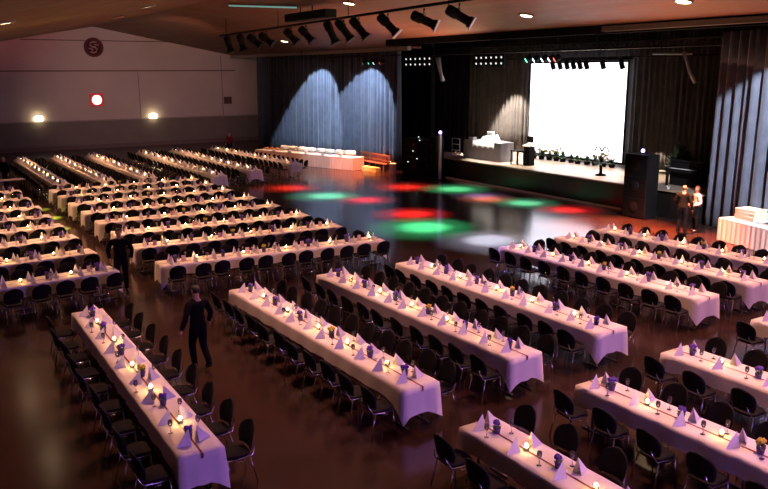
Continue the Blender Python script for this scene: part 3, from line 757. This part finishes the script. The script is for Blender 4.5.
# ------------------------------------------------------------------ lighting bar
BX, BZ = 17.0, 8.02
t = thing('lighting_bar', 'long dark pipe under the ceiling that carries black spotlights', 'pipe', (BX, 33.5, BZ))
b = MB(); b.tube([(0, 11.0, -.14), (0, -13.5, .15)], .055, 8); b.build('pipe', M['black'], t)
for y in (10, 3, -4, -11): b = MB(); b.tube([(0, y, 0), (0, y, .82)], .018, 5); b.build('hanger', M['black'], t)
PX = [228, 241, 254, 266, 291, 306, 331, 344, 359, 388, 424, 459]
def ray_at(x, y, X):
    d = FW*F_PX+RT*(x-384)-UP*(y-244.5); return Vector((0, 0, CAMH))+d*(X/d.x)
sp0 = None; tilt = [.3, .25, .9, .95, .75, .75, .45, .65, .7, .8, 1.15, 1.05]
def spotlight(label, loc, rz, tl, ln=.62, rad=.13, group=None, flap=False):
    t = thing('stage_spotlight', label, 'spotlight', loc, rz, group)
    def Rm(b): return b.xform(Matrix.Translation((0, 0, -.42)) @ Matrix.Rotation(tl, 4, 'X'))
    b = MB(); b.lathe([(rad*.7, ln*.5), (rad, ln*.42), (rad, ln*.1), (rad*.82, ln*.08), (rad*.82, -ln*.35), (rad*1.05, -ln*.38), (rad*1.05, -ln*.5), (rad*.9, -ln*.5), (0, -ln*.46)], 14); Rm(b).build('housing', M['black'], t)
    b = MB(); b.tube([(0, 0, -.1), (0, 0, 0)], .03, 6); b.tube([(-rad-.04, 0, -.42), (-rad-.04, 0, -.14), (rad+.04, 0, -.14), (rad+.04, 0, -.42)], .018, 5); b.build('yoke', M['black'], t)
    b = MB(); s_ = rad*1.25; b.box((-s_, -s_, -ln*.53), (s_, s_, -ln*.5), 0); Rm(b).build('filter_frame', M['flap'] if flap else M['black'], t)
    return t
for k, px in enumerate(PX):
    y = ray_at(px, 30, BX).y; zb = BZ-.14+(44.5-y)/24.5*.29
    spotlight('black spotlight hanging on ceiling bar, %s from left' % ORD[k], (BX, y, BZ+(-.14+(44.5-y)/24.5*.29)-(.11 if k == 6 else .082)), -PI/2-.75, tilt[k], 1.0 if k > 5 else .85, .19, 'spotlights on the ceiling bar', k >= 9)
ya, yb = ray_at(290, 20, BX).y, ray_at(331, 18, BX).y
t = thing('motor_case', 'black hoist case with chain above the ceiling lighting bar', 'hoist', (BX, (ya+yb)/2, BZ+.12))
b = MB(); b.box((-.3, yb-(ya+yb)/2, 0), (.3, ya-(ya+yb)/2, .36), 0, .03); b.build('case', M['black'], t)
b = MB(); b.tube([(0, -.3, .36), (0, -.3, .62)], .03, 6); b.tube([(0, .9, .36), (0, .9, .62)], .02, 6); b.build('chain', M['black'], t)
t = thing('lighting_truss', 'black lattice truss with pipes hanging over the stage front', 'truss', (0, 0, 0))
for x, z, y0, y1 in ((27.2, 6.75, 18.6, 41), (27.2, 7.05, 18.6, 41), (27.6, 6.75, 18.6, 41), (28.9, 6.42, 20, 36.5), (25.0, 6.72, 36, 52)):
    b = MB(); b.tube([(x, y0, z), (x, y1, z)], .035, 6); b.build('pipe', M['steel'] if x > 27.3 and x < 27.7 else M['black'], t)
b = MB()
for k in range(30): y = 18.8+k*.73; b.tube([(27.2, y, 6.75), (27.2, y+.36, 7.05), (27.2, y+.73, 6.75)], .016, 4)
b.build('lattice', M['black'], t)
for x, y in ((27.2, 20), (27.2, 27), (27.2, 34), (28.9, 21), (28.9, 28), (28.9, 35), (25.0, 38), (25.0, 44), (25.0, 50)): b = MB(); b.tube([(x, y, 6.42 if x > 28 else 6.75), (x, y, 8.36 if x > 26 else 7.3)], .014, 4); b.build('hanger', M['black'], t)
def par(label, loc, rz, tl, lens=None, rad=.11, ln=.34, grp=None):
    t = thing('par_lamp', label, 'stage lamp', loc, rz, grp)
    def Rm(b): return b.xform(Matrix.Translation((0, 0, -.3)) @ Matrix.Rotation(tl, 4, 'X'))
    b = MB(); b.lathe([(rad*.55, ln*.5), (rad*.8, ln*.42), (rad, ln*.1), (rad, -ln*.5), (rad*.93, -ln*.5), (rad*.9, -ln*.35), (0, -ln*.35)], 12); Rm(b).build('can', M['black'], t)
    b = MB(); b.tube([(0, 0, 0), (0, 0, -.1)], .02, 5); b.tube([(-rad-.02, 0, -.3), (-rad-.02, 0, -.1), (rad+.02, 0, -.1), (rad+.02, 0, -.3)], .012, 5); b.build('yoke', M['black'], t)
    if lens: b = MB(); b.lathe([(rad*.88, -ln*.44), (rad*.7, -ln*.52), (0, -ln*.55)], 12); Rm(b).build('lens', lens, t)
for k, px in enumerate((553, 560, 567, 573.5, 580, 586.5, 603, 622)):
    y = ray_at(px, 60, 28.9).y; par('black stage lamp against top of the bright screen, %s from left' % ORD[k], (28.9, y, 6.384), -PI/2-.3, .35, None, .12, .42, 'dark stage lamps before the screen')
for px, ln, lab in ((529, M['greenlens'], 'stage lamp glowing green above upper left corner of screen'), (536.5, M['cyanlens'], 'stage lamp glowing ice blue above upper left screen corner'), (545, M['cyanlens'], 'brightest blue-white stage lamp above the top of screen'), (552, M['pinklens'], 'stage lamp glowing pink above the top of screen'), (557.5, M['redlens'], 'stage lamp glowing red above the top of screen')):
    y = ray_at(px, 55, 27.6).y; par(lab, (27.6, y, 6.714), -PI/2-.6, -1.0, ln, .15)
for px, ln, lab in ((365, M['whitelens'], 'white stage lamp on pipe over blue curtain'), (371, M['greenlens'], 'green stage lamp on pipe over blue curtain'), (376, M['cyanlens'], 'ice blue stage lamp on pipe over blue curtain'), (382, M['redlens'], 'red stage lamp on pipe over blue curtain')):
    y = ray_at(px, 63, 25.0).y; par(lab, (25.0, y, 6.684), -PI/2-.6, -1.0, ln, .13)
def bank(label, px0, px1, X, z, rows=2, n=6):
    y0, y1 = ray_at(px0, 60, X).y, ray_at(px1, 60, X).y
    t = thing('light_bank', label, 'stage lights', (X, (y0+y1)/2, z), -PI/2)
    w = abs(y0-y1); b = MB(); b.box((-w/2, 0, -.35), (w/2, .12, .35), 0, .02); b.build('frame', M['black'], t)
    for r in range(rows):
        for k in range(n):
            b = MB(); b.lathe([(.065, 0), (.06, .02), (.04, .03), (0, .035)], 8, (-w/2+w*(k+.5)/n, 0, -.2+.32*r), 0, (0, -1, -.35))
            b.build('lens', M['whitelens'], t)
bank('bank of small white stage lights beside the top of blue curtain', 404, 432, 27.0, 6.42)
bank('bank of small white stage lights left of the screen top', 474, 504, 28.4, 6.42)
# line array piece at upper right
t = thing('hanging_bracket', 'grey metal bar with hanging arm high up right of screen', 'bracket', (27.2, 0, 0))
p = [ray_at(653, 54, 27.0), ray_at(692, 54, 27.0), ray_at(684, 52, 27.0), ray_at(690, 72, 27.0), ray_at(695, 83, 27.0)]
b = MB(); b.tube([(-.2, p[0].y, p[0].z), (-.2, p[1].y, p[1].z)], .04, 6); b.build('crossbar', M['steel'], t)
b = MB(); b.tube([(-.2, q.y, q.z) for q in p[2:]], .07, 6); b.build('arm', M['flap'], t)
b = MB(); b.tube([(-.2, p[0].y-.4, p[0].z), (-.2, p[0].y-.4, 8.36)], .02, 5); b.tube([(-.2, p[1].y+.2, p[0].z), (-.2, p[1].y+.2, 8.36)], .02, 5); b.build('hanger', M['black'], t)
t = thing('hanging_fixture', 'pale drooping fixture hanging from truss right of the white lights', 'fixture', (27.0, 0, 0))
p = [ray_at(438, 58, 27.0), ray_at(440, 70, 27.0), ray_at(443, 81, 27.0)]
b = MB(); b.tube([(0, q.y, q.z) for q in p], .1, 8, taper=[.16, .1, .12]); b.build('arm', M['flap'], t)
b = MB(); b.tube([(0, p[0].y, p[0].z), (0, p[0].y, 8.36)], .02, 5); b.build('hanger', M['black'], t)

# ------------------------------------------------------------------ ceiling lamps (+ real light)
LAMPS = [(3.4, 26.8, 'whose glow mirrors in floor near lower left corner'), (3.55, 32.6, 'whose glow mirrors in floor at the left edge'), (11.2, 44.3, 'on left ceiling slope, nearer the wall emblem'), (9.45, 32.6, 'on left ceiling slope near top edge of photo'), (17.45, 30.2, 'above the middle of ceiling bar'), (21.6, 23.55, 'above the screen'), (21.64, 16.4, 'at upper right edge of photo'), (22.4, 47.2, 'seen through the ceiling bar spotlights')]
def ceil_lamp(x, y, lab):
    t = thing('ceiling_downlight', 'recessed glowing ceiling lamp '+lab, 'ceiling lamp', (x, y, cz(x)), 0, 'ceiling downlights')
    t.rotation_euler = (0, math.atan(SL)*(1 if x > RX else -1), 0)
    b = MB(); b.lathe([(.30, 0), (.30, -.05), (.26, -.05), (.24, -.01), (0, -.012)], 20); b.build('ring', M['beam'], t)
    b = MB(); b.lathe([(.235, -.016), (.22, -.04), (0, -.045)], 20); b.build('diffuser', M['lampglow'], t)
for x, y, lab in LAMPS: ceil_lamp(x, y, lab)
# teal strip
q0, q1 = Vector((14.9, 37.6, 9.0)), Vector((16.6, 33.6, 8.7))
t = thing('teal_tube_light', 'dim teal strip light under the ceiling ridge at top edge', 'strip light', tuple((q0+q1)/2))
d_ = (q1-q0)/2; b = MB(); b.tube([-d_, d_], .04, 6); b.build('tube', M['teal'], t)
b = MB(); b.tube([-d_+Vector((0, 0, .07)), d_+Vector((0, 0, .07))], .05, 4); b.build('housing', M['beam'], t)
b = MB()
for s in (-.7, .7): b.tube([d_*s+Vector((0, 0, .1)), d_*s+Vector((0, 0, .1+cz(((q0+q1)/2+d_*s).x)-((q0+q1)/2+d_*s).z))], .008, 4)
b.build('hanger', M['black'], t)

# ------------------------------------------------------------------ wall fittings
t = thing('wall_emblem', 'round dark red emblem with pale letters high on the gable wall', 'emblem', (14.15, YB, 7.75)); t.scale = (.9, 1, .9)
b = MB(); n_ = 32
b.lathe([(.82, 0), (.82, .08), (.60, .09), (.60, .05), (0, .05)], 32, (0, 0, 0), 0, (0, -1, 0)); b.build('disc', M['darkred'], t)
def letter(pts, w=.07): 
    b.tube([(x, -.075, z) for x, z in pts], w, 6)
b = MB()
letter([(.26, .40), (.02, .48), (-.26, .36), (-.30, .16), (-.1, .03), (.14, -.02), (.27, -.18), (.18, -.38), (-.08, -.46), (-.3, -.36)])
letter([(.42, .2), (.1, .22), (.1, .02)], .05); letter([(-.42, -.1), (-.12, -.14), (-.12, -.3)], .05)
b.build('lettering', M['emblem'], t)
t = thing('red_wall_sign', 'red square sign with glowing round lamp on the gable wall', 'sign', (14.05, YB, 3.76))
b = MB(); b.box((-.52, -.14, -.5), (.52, 0, .5), 0, .05); b.build('case', M['lampred'], t)
b = MB(); b.lathe([(.36, 0), (.34, .05), (.2, .09), (0, .1)], 24, (0, -.14, 0), 0, (0, -1, 0)); b.build('lens', M['signglow'], t)
for x, z, lab in ((9.7, 2.5, 'left one'), (18.35, 2.42, 'right one below the emblem')):
    t = thing('wall_lamp', 'yellow-white glowing wall lamp on the gable wall, '+lab, 'wall lamp', (x, YB, z)); t.scale = (.8, .8, .8)
    b = MB(); b.box((-.35, -.06, -.3), (.35, 0, .3), 0, .02); b.build('back_plate', M['beam'], t)
    b = MB(); vs = []; 
    b.lathe([(.34, -.26), (.40, -.2), (.40, .05), (.26, .22), (0, .25)], 16, (0, -.2, 0)); b.build('shade', M['wallglow'], t)
t = thing('wall_panel', 'small dark square panel on the gable wall near blue curtain', 'panel', (24.85, YB, 3.5))
b = MB(); b.box((-.36, -.06, -.3), (.36, 0, .3), 0, .02); b.build('frame', M['seam'], t); b = MB(); [b.box((-.3, -.07, -.22+.12*k), (.3, -.06, -.14+.12*k)) for k in range(4)]; b.build('slats', M['darkred'], t)
# side table at left
t = thing('service_table', 'small dark table with pale top beside dark figure at left edge', 'table', (4.6, 41.3, 0), .1)
b = MB(); b.box((-.75, -.3, .72), (.75, .3, .76), 0, .01); b.build('tabletop', M['flap'], t)
for x in (-.68, .68):
    for y in (-.24, .24): b = MB(); b.box((x-.025, y-.025, 0), (x+.025, y+.025, .72)); b.build('leg', M['black'], t)

# ------------------------------------------------------------------ people
def person(label, loc, rz, H=1.76, arms=None, legs=None, top='suit', trousers='suit', hair='hair', skirt=False, bald=False, female=False, sleeves=True, headturn=0.):
    k = H/1.75; root = thing('person', label, 'person', loc, rz)
    sw = .175 if female else .195
    arms = arms or {}; legs = legs or {}
    J = {}
    J['pel'] = ((0, 0, .96), (.135, .105)); J['wai'] = ((0, 0, 1.10), (.115 if female else .135, .095)); J['che'] = ((0, .01, 1.30), (.145 if female else .165, .115)); J['nb'] = ((0, 0, 1.46), (.065, .06))
    J['neck'] = ((0, .005, 1.52), (.052, .055)); J['hd'] = ((0, .02, 1.60), (.072, .085)); J['hd2'] = ((0, .015, 1.67), (.078, .095)); J['hd3'] = ((0, .005, 1.735), (.045, .055))
    E = [('pel', 'wai'), ('wai', 'che'), ('che', 'nb'), ('nb', 'neck'), ('neck', 'hd'), ('hd', 'hd2'), ('hd2', 'hd3')]
    for s, nm in ((-1, 'L'), (1, 'R')):
        el, wr = arms.get(nm, ((s*(sw+.07), -.03, 1.13), (s*(sw+.085), .05, .90)))
        el, wr = Vector(el), Vector(wr); pal = wr+(wr-el).normalized()*.075
        J['sh'+nm] = ((s*sw, 0, 1.41), (.062, .06)); J['el'+nm] = (tuple(el), (.044, .044)); J['wr'+nm] = (tuple(wr), (.030, .028)); J['pa'+nm] = (tuple(pal), (.040, .020))
        kn, an = legs.get(nm, ((s*.10, .015, .52), (s*.10, -.02, .09)))
        J['hi'+nm] = ((s*.095, 0, .88), (.095, .10)); J['kn'+nm] = (kn, (.062, .062)); J['an'+nm] = (an, (.043, .045)); J['to'+nm] = ((an[0]+s*.02, an[1]+.15, an[2]-.05), (.042, .03))
        E += [('che', 'sh'+nm), ('sh'+nm, 'el'+nm), ('el'+nm, 'wr'+nm), ('wr'+nm, 'pa'+nm), ('pel', 'hi'+nm), ('hi'+nm, 'kn'+nm), ('kn'+nm, 'an'+nm), ('an'+nm, 'to'+nm)]
    names = list(J); me = bpy.data.meshes.new('tmp'); me.from_pydata([J[n][0] for n in names], [(names.index(a), names.index(c)) for a, c in E], [])
    o = bpy.data.objects.new('tmp', me); COL.objects.link(o)
    md = o.modifiers.new('s', 'SKIN')
    if not me.skin_vertices: me.skin_vertices.new()
    for i, n in enumerate(names):
        sv = me.skin_vertices[0].data[i]; sv.radius = J[n][1]; sv.use_root = (n == 'pel')
    md.use_smooth_shade = True
    sb = o.modifiers.new('d', 'SUBSURF'); sb.levels = 2; sb.render_levels = 2
    dg = bpy.context.evaluated_depsgraph_get(); ev = o.evaluated_get(dg); bmsh = bpy.data.meshes.new_from_object(ev)
    bpy.data.objects.remove(o)
    V = [v.co.copy() for v in bmsh.vertices]; Nn = [v.normal.copy() for v in bmsh.vertices]; Fs = [list(p.vertices) for p in bmsh.polygons]
    bones = [(Vector(J[a][0]), Vector(J[c][0]), a, c) for a, c in E]
    def reg(p):
        best = None; bd = 9
        for a, c, na, nc in bones:
            ab = c-a; t_ = max(0, min(1, (p-a).dot(ab)/ab.length_squared)); d_ = (p-(a+ab*t_)).length-(J[na][1][0]*(1-t_)+J[nc][1][0]*t_)
            if d_ < bd: bd = d_; best = (na, nc, t_)
        return best
    regs = []
    for f in Fs:
        c = sum((V[i] for i in f), Vector())/len(f); regs.append((reg(c), c))
    sc = Matrix.Scale(k, 4)
    body = MB(); body.add(V, Fs, 0, True)
    # fingers, nose, ears
    for s, nm in ((-1, 'L'), (1, 'R')):
        wr, pa = Vector(J['wr'+nm][0]), Vector(J['pa'+nm][0]); d_ = (pa-wr).normalized(); side = d_.cross(Vector((1, 0, 0))).normalized()
        for q, ln in ((-.027, .068), (-.009, .078), (.009, .073), (.026, .058)):
            p0 = pa+side*q+d_*.01; p1 = p0+d_*ln*.55+Vector((-s*.006, 0, 0)); p2 = p0+d_*ln+Vector((-s*.02, 0, 0))
            body.tube([p0, p1, p2], .009, 6, taper=[.0095, .009, .007])
        p0 = wr+d_*.03-side*.02; body.tube([p0, p0-side*.03+d_*.025, p0-side*.038+d_*.06], .01, 6, taper=[.012, .0105, .008])
        body.ball((s*.079, .01, 1.635), .026, 6, sc=(.4, .8, 1.2))
    body.ball((0, .107, 1.625), .017, 6, sc=(.75, 1.1, 1.3)); body.ball((0, .096, 1.575), .024, 6, sc=(1.1, .45, .35))
    body.xform(sc); bo = body.build('body', M['skin'], root)
    eb = MB(); [eb.ball((s*.032, .092, 1.652), .013, 6) for s in (-1, 1)]; eb.xform(sc); eb.build('eyes', M['eye'], bo)
    def shell(name, test, off, mt):
        fs = [f for f, (r_, c) in zip(Fs, regs) if test(r_, c)]
        if not fs: return
        used_ = sorted({i for f in fs for i in f}); mp = {i: j for j, i in enumerate(used_)}
        b = MB(); outv = [V[i]+Nn[i]*off for i in used_]; inv = [V[i]+Nn[i]*off*.25 for i in used_]; n = len(used_)
        ff = [[mp[i] for i in f] for f in fs]; ed = {}
        for f in ff:
            for a, c in zip(f, f[1:]+f[:1]): ed[(a, c)] = 1
        rim = [(c, a, a+n, c+n) for (a, c) in ed if (c, a) not in ed]
        b.add(outv+inv, ff+[[i+n for i in reversed(f)] for f in ff]+rim, 0, True); b.xform(sc); return b.build(name, mt, root)
    armset = ('sh', 'el', 'wr', 'pa'); 
    def istop(r_, c):
        a, nb_, t_ = r_
        if a[:2] in ('sh',): return True
        if a[:2] == 'el' and a[-1] in 'LR': return sleeves and t_ < .93
        if a in ('wai', 'che'): return (nb_ != 'nb' or t_ < .75)
        if a == 'pel' and nb_ == 'wai': return True
        return False
    shell('jacket' if top != 'shirt' else 'blouse', istop, .016, M[top])
    shell('trousers', lambda r_, c: (r_[0] == 'pel' and r_[1][:2] == 'hi') or r_[0][:2] == 'hi' or (r_[0][:2] == 'kn' and r_[2] < .93), .013, M[trousers])
    if skirt:
        b = MB(); n = 20; prof = [(1.06, .145, .115), (.95, .175, .145), (.75, .19, .16), (.55, .185, .155)]
        vs = [(rx*math.cos(2*PI*i/n), ry*math.sin(2*PI*i/n), z) for z, rx, ry in prof for i in range(n)]
        fs = [(r*n+(i+1) % n, r*n+i, r*n+n+i, r*n+n+(i+1) % n) for r in range(len(prof)-1) for i in range(n)]
        b.add(vs, fs, 0, True); b.xform(sc); b.build('skirt', M[trousers], root)
    shell('shoes', lambda r_, c: r_[0][:2] == 'an' or (r_[0][:2] == 'kn' and r_[2] > .95), .012, M['shoe'])
    if not bald: shell('hair', lambda r_, c: (r_[0] in ('hd', 'hd2') or (female and r_[0] == 'neck')) and (c.z > 1.69 or (c.y < .03 and c.z > (1.55 if female else 1.60))), .018, M[hair])
    else: shell('hair', lambda r_, c: r_[0] in ('hd', 'hd2') and c.y < .02 and 1.59 < c.z < 1.68, .008, M[hair])
    return root
person('person in black suit walking between the two leftmost lengthwise tables', (4.66, 14.15, 0), .35, 1.76,
       arms={'L': ((-.33, -.06, 1.16), (-.40, .0, .93)), 'R': ((.32, -.02, 1.14), (.38, .12, .92))},
       legs={'L': ((-.09, .10, .53), (-.10, .02, .09)), 'R': ((.09, -.02, .52), (.09, -.20, .13))}, hair='hair')
person('person in black standing in the aisle beside the middle crosswise tables', (4.82, 20.7, 0), 2.9, 1.78,
       arms={'L': ((-.30, -.05, 1.15), (-.27, .08, .93)), 'R': ((.30, -.05, 1.15), (.26, .12, .95))})
person('dark silhouetted person standing at far left edge near gable wall', (4.72, 43.0, 0), 2.2, 1.75)
person('person in dark clothes with short hair, back turned, beside white-bloused companion', (23.75, 17.35, 0), -1.2, 1.80,
       arms={'L': ((-.30, .02, 1.14), (-.20, .22, 1.08)), 'R': ((.28, -.04, 1.13), (.30, .06, .90))}, top='olive', trousers='suit', bald=True, hair='hairb',
       legs={'L': ((-.10, .03, .52), (-.12, -.02, .09)), 'R': ((.11, .0, .52), (.13, -.04, .09))})
person('person in white blouse and dark skirt next to companion in dark clothes', (24.45, 17.3, 0), 1.0, 1.72,
       arms={'L': ((-.25, -.04, 1.14), (-.20, .16, 1.05)), 'R': ((.25, -.05, 1.13), (.20, .17, 1.04))}, top='shirt', trousers='suit', hair='hairb', skirt=True, female=True)
person('distant person in red standing by the back-wall tables near curtain', (20.3, 52.3, 0), 2.6, 1.7, top='redc', hair='hairb', female=True)

# ------------------------------------------------------------------ lights
def spot(name, loc, tgt, power, col, deg, blend=.3, rad=.1):
    l = bpy.data.lights.new(name, 'SPOT'); l.energy = power; l.color = col; l.spot_size = math.radians(deg); l.spot_blend = blend; l.shadow_soft_size = rad
    o = bpy.data.objects.new(name, l); COL.objects.link(o); o.location = loc
    o.rotation_euler = (Vector(tgt)-Vector(loc)).to_track_quat('-Z', 'Y').to_euler(); return o
def area(name, loc, tgt, power, col, sx, sy=None, spread=180):
    l = bpy.data.lights.new(name, 'AREA'); l.energy = power; l.color = col; l.shape = 'RECTANGLE'; l.size = sx; l.size_y = sy or sx; l.spread = math.radians(spread)
    o = bpy.data.objects.new(name, l); COL.objects.link(o); o.location = loc
    o.rotation_euler = (Vector(tgt)-Vector(loc)).to_track_quat('-Z', 'Y').to_euler(); return o
WARM = (1., .44, .22)
PK = (1., .42, .30)
def down(x, y, dx, dy, e_, c_, deg=84): spot('added_downlight', (x, y, cz(x)-.12), (x+dx, y+dy, 0), e_, c_, deg, .75, .2)  # spots added to brighten the tables, most with no ceiling lamp there
for x, y, e_ in ((9.3, 25.0, 2300), (9.3, 30.5, 2000), (9.3, 36.5, 2000), (3.4, 26.2, 2100), (3.5, 32., 2000), (3.4, 37., 1700)):
    down(x, y, 0, -2.6, e_, WARM)
for x, y, e_ in ((8.2, 46.5, 2200), (13., 46., 2000), (18., 46., 1800)): down(x, y, 0, -2., e_, WARM, 94)
for x, y, e_ in ((5.6, 14.4, 1700), (15.8, 16.2, 2300), (20.6, 15., 1700), (20.3, 10., 1600), (12.4, 10.5, 2200), (16.8, 8., 2000), (11., 5.4, 1700), (9.6, 16.4, 1500)):
    down(x, y, -1.7, -.8, e_*1.08, PK)
# lavender wash from gallery side
spot('gallery_spot', (15., -6., 7.0), (12., 9., 0), 3000, (.50, .20, 1.), 75, .6, .4)
spot('gallery_spot', (8., -7., 7.0), (4., 12., 0), 2200, (.52, .24, 1.), 60, .6, .4)
# gable wall wash: unseen spots added to brighten the wall, no fixture there
spot('added_wall_wash', (15., 42., 7.6), (18.5, 64., 4.2), 3600, (1., .62, .55), 56, .8, .2)
spot('added_wall_wash', (9., 46., 7.4), (11., 64., 5.0), 450, (1., .62, .55), 80, .7, .2)
# ceiling glow above stage front: unseen upward panels added in mid-air
area('added_ceiling_fill', (22.5, 18, 4.2), (20.5, 18, 8), 420, (1., .45, .25), 6, 14, 160)
area('added_ceiling_fill', (22.5, 32, 4.6), (20.0, 33, 8.5), 360, (1., .5, .32), 4, 8, 160)
# curtains
ICE = (.78, .88, 1.)
for y in (48.6, 42.2): spot('curtain_spot', (22.0, y-2.6, 7.3), (25.6, y, 1.9), 4200, ICE, 67, .14, .04)
spot('curtain_spot', (21.3, 11.6, 7.3), (25.0, 13.4, 2.6), 6500, (.85, .9, 1.), 78, .14, .04)
spot('backdrop_spot', (29.4, 34.6, 6.4), (30.6, 34.5, 0), 15000, (1., .88, .74), 66, .4, .05)
spot('backdrop_spot', (30.5, 24.3, 2.3), (31.3, 24.3, 1.0), 420, (1., .80, .62), 66, .5, .05)
# stage floor
spot('stage_key', (27.2, 31.5, 6.6), (27.5, 31.6, 1.), 6000, (1., .93, .84), 46, .5, .1)
for y in (29.0, 26.2, 23.4): spot('stage_key', (27.8, y, 6.4), (27.9, y, 1.), 4200, (1., .84, .68), 50, .6, .1)
# buffets and floor at curtain foot
for y in (46.5, 42.5): spot('buffet_spot', (21.6, y-.6, 7.2), (22.8, y, 0), 2200, (1., .58, .38), 50, .6, .1)
spot('buffet_spot', (23.0, 39.2, 6.8), (23.2, 39.4, 0), 20000, (1., .27, .10), 46, .7, .1)
for x, y in ((22.7, 19.6), (22.5, 16.9)): spot('floor_spot', (x, y, 7.0), (x, y, 0), 34000, (1., .20, .07), 46, .7, .1)
spot('buffet_spot', (22.2, 12.5, 7.2), (23.4, 14.5, .5), 2400, (1., .72, .64), 46, .5, .1)
# coloured beams on dance floor
BAR = lambda y: (17.2, y, 7.5)
for px, py, col, pw, dg in ((327, 196, (.10, 1., .62), 2600, 13), (290, 188, (1., .06, .03), 1600, 12), (366, 200, (1., .04, .08), 1500, 11), (424, 227, (.06, 1., .42), 3000, 15), (412, 214, (1., .04, .04), 1900, 13),
        (455, 189, (.08, 1., .45), 2400, 14), (405, 187, (1., .05, .03), 1500, 14), (525, 203, (.12, 1., .6), 2000, 12), (568, 210, (1., .05, .06), 1700, 11), (489, 240, (.38, .66, 1.), 2600, 13), (487, 199, (1., .35, .2), 1200, 11), (480, 196, (.3, .4, 1.), 800, 12)):
    d = FW*F_PX+RT*(px-384)-UP*(py-244.5); P = Vector((0, 0, CAMH))+d*(-CAMH/d.z)
    src = (P.x*.55+.45*22, P.y*.7+.3*28, 7.1)
    spot('colour_beam', src, P, pw*55, col, dg*1.25, 1., .05)
    spot('colour_beam', src, P, pw*17, col, dg*2.3, 1., .05)
for x, y in ((4.95, 31.0), (5.12, 33.6), (5.1, 36.0)): spot('green_beam', (x, y, 7.2), (x, y, 0), 140000 if y < 35 else 50000, (.5, 1., .08), 9, .9, .05)
spot('violet_beam', (15., 31., 7.2), (13.6, 14.5, 0), 9000, (.22, .16, 1.), 18, .9, .05)
spot('cyan_beam', (16., 25., 7.4), (9.0, 14.2, .7), 3000, (.1, .9, 1.), 3.2, .3, .05)
spot('ceiling_spill', (13., 38., 6.6), (10.4, 52., 9.0), 2500, (1., .10, .06), 26, .9, .1)
spot('ceiling_spill', (9., 28., 6.0), (3.6, 33., 7.3), 500, (.8, .85, .15), 50, .9, .1)
w = bpy.data.worlds.new('world'); scene.world = w; w.use_nodes = True
w.node_tree.nodes['Background'].inputs[0].default_value = (.02, .012, .012, 1); w.node_tree.nodes['Background'].inputs[1].default_value = 1.
vs_ = scene.view_settings; vs_.view_transform = 'Standard'; vs_.look = 'None'; vs_.exposure = 0.; vs_.gamma = 1.; vs_.use_curve_mapping = False
scene.cycles.use_denoising = True
scene.cycles.max_bounces = 6
scene.cycles.sample_clamp_indirect = 4.
scene.cycles.caustics_reflective = False
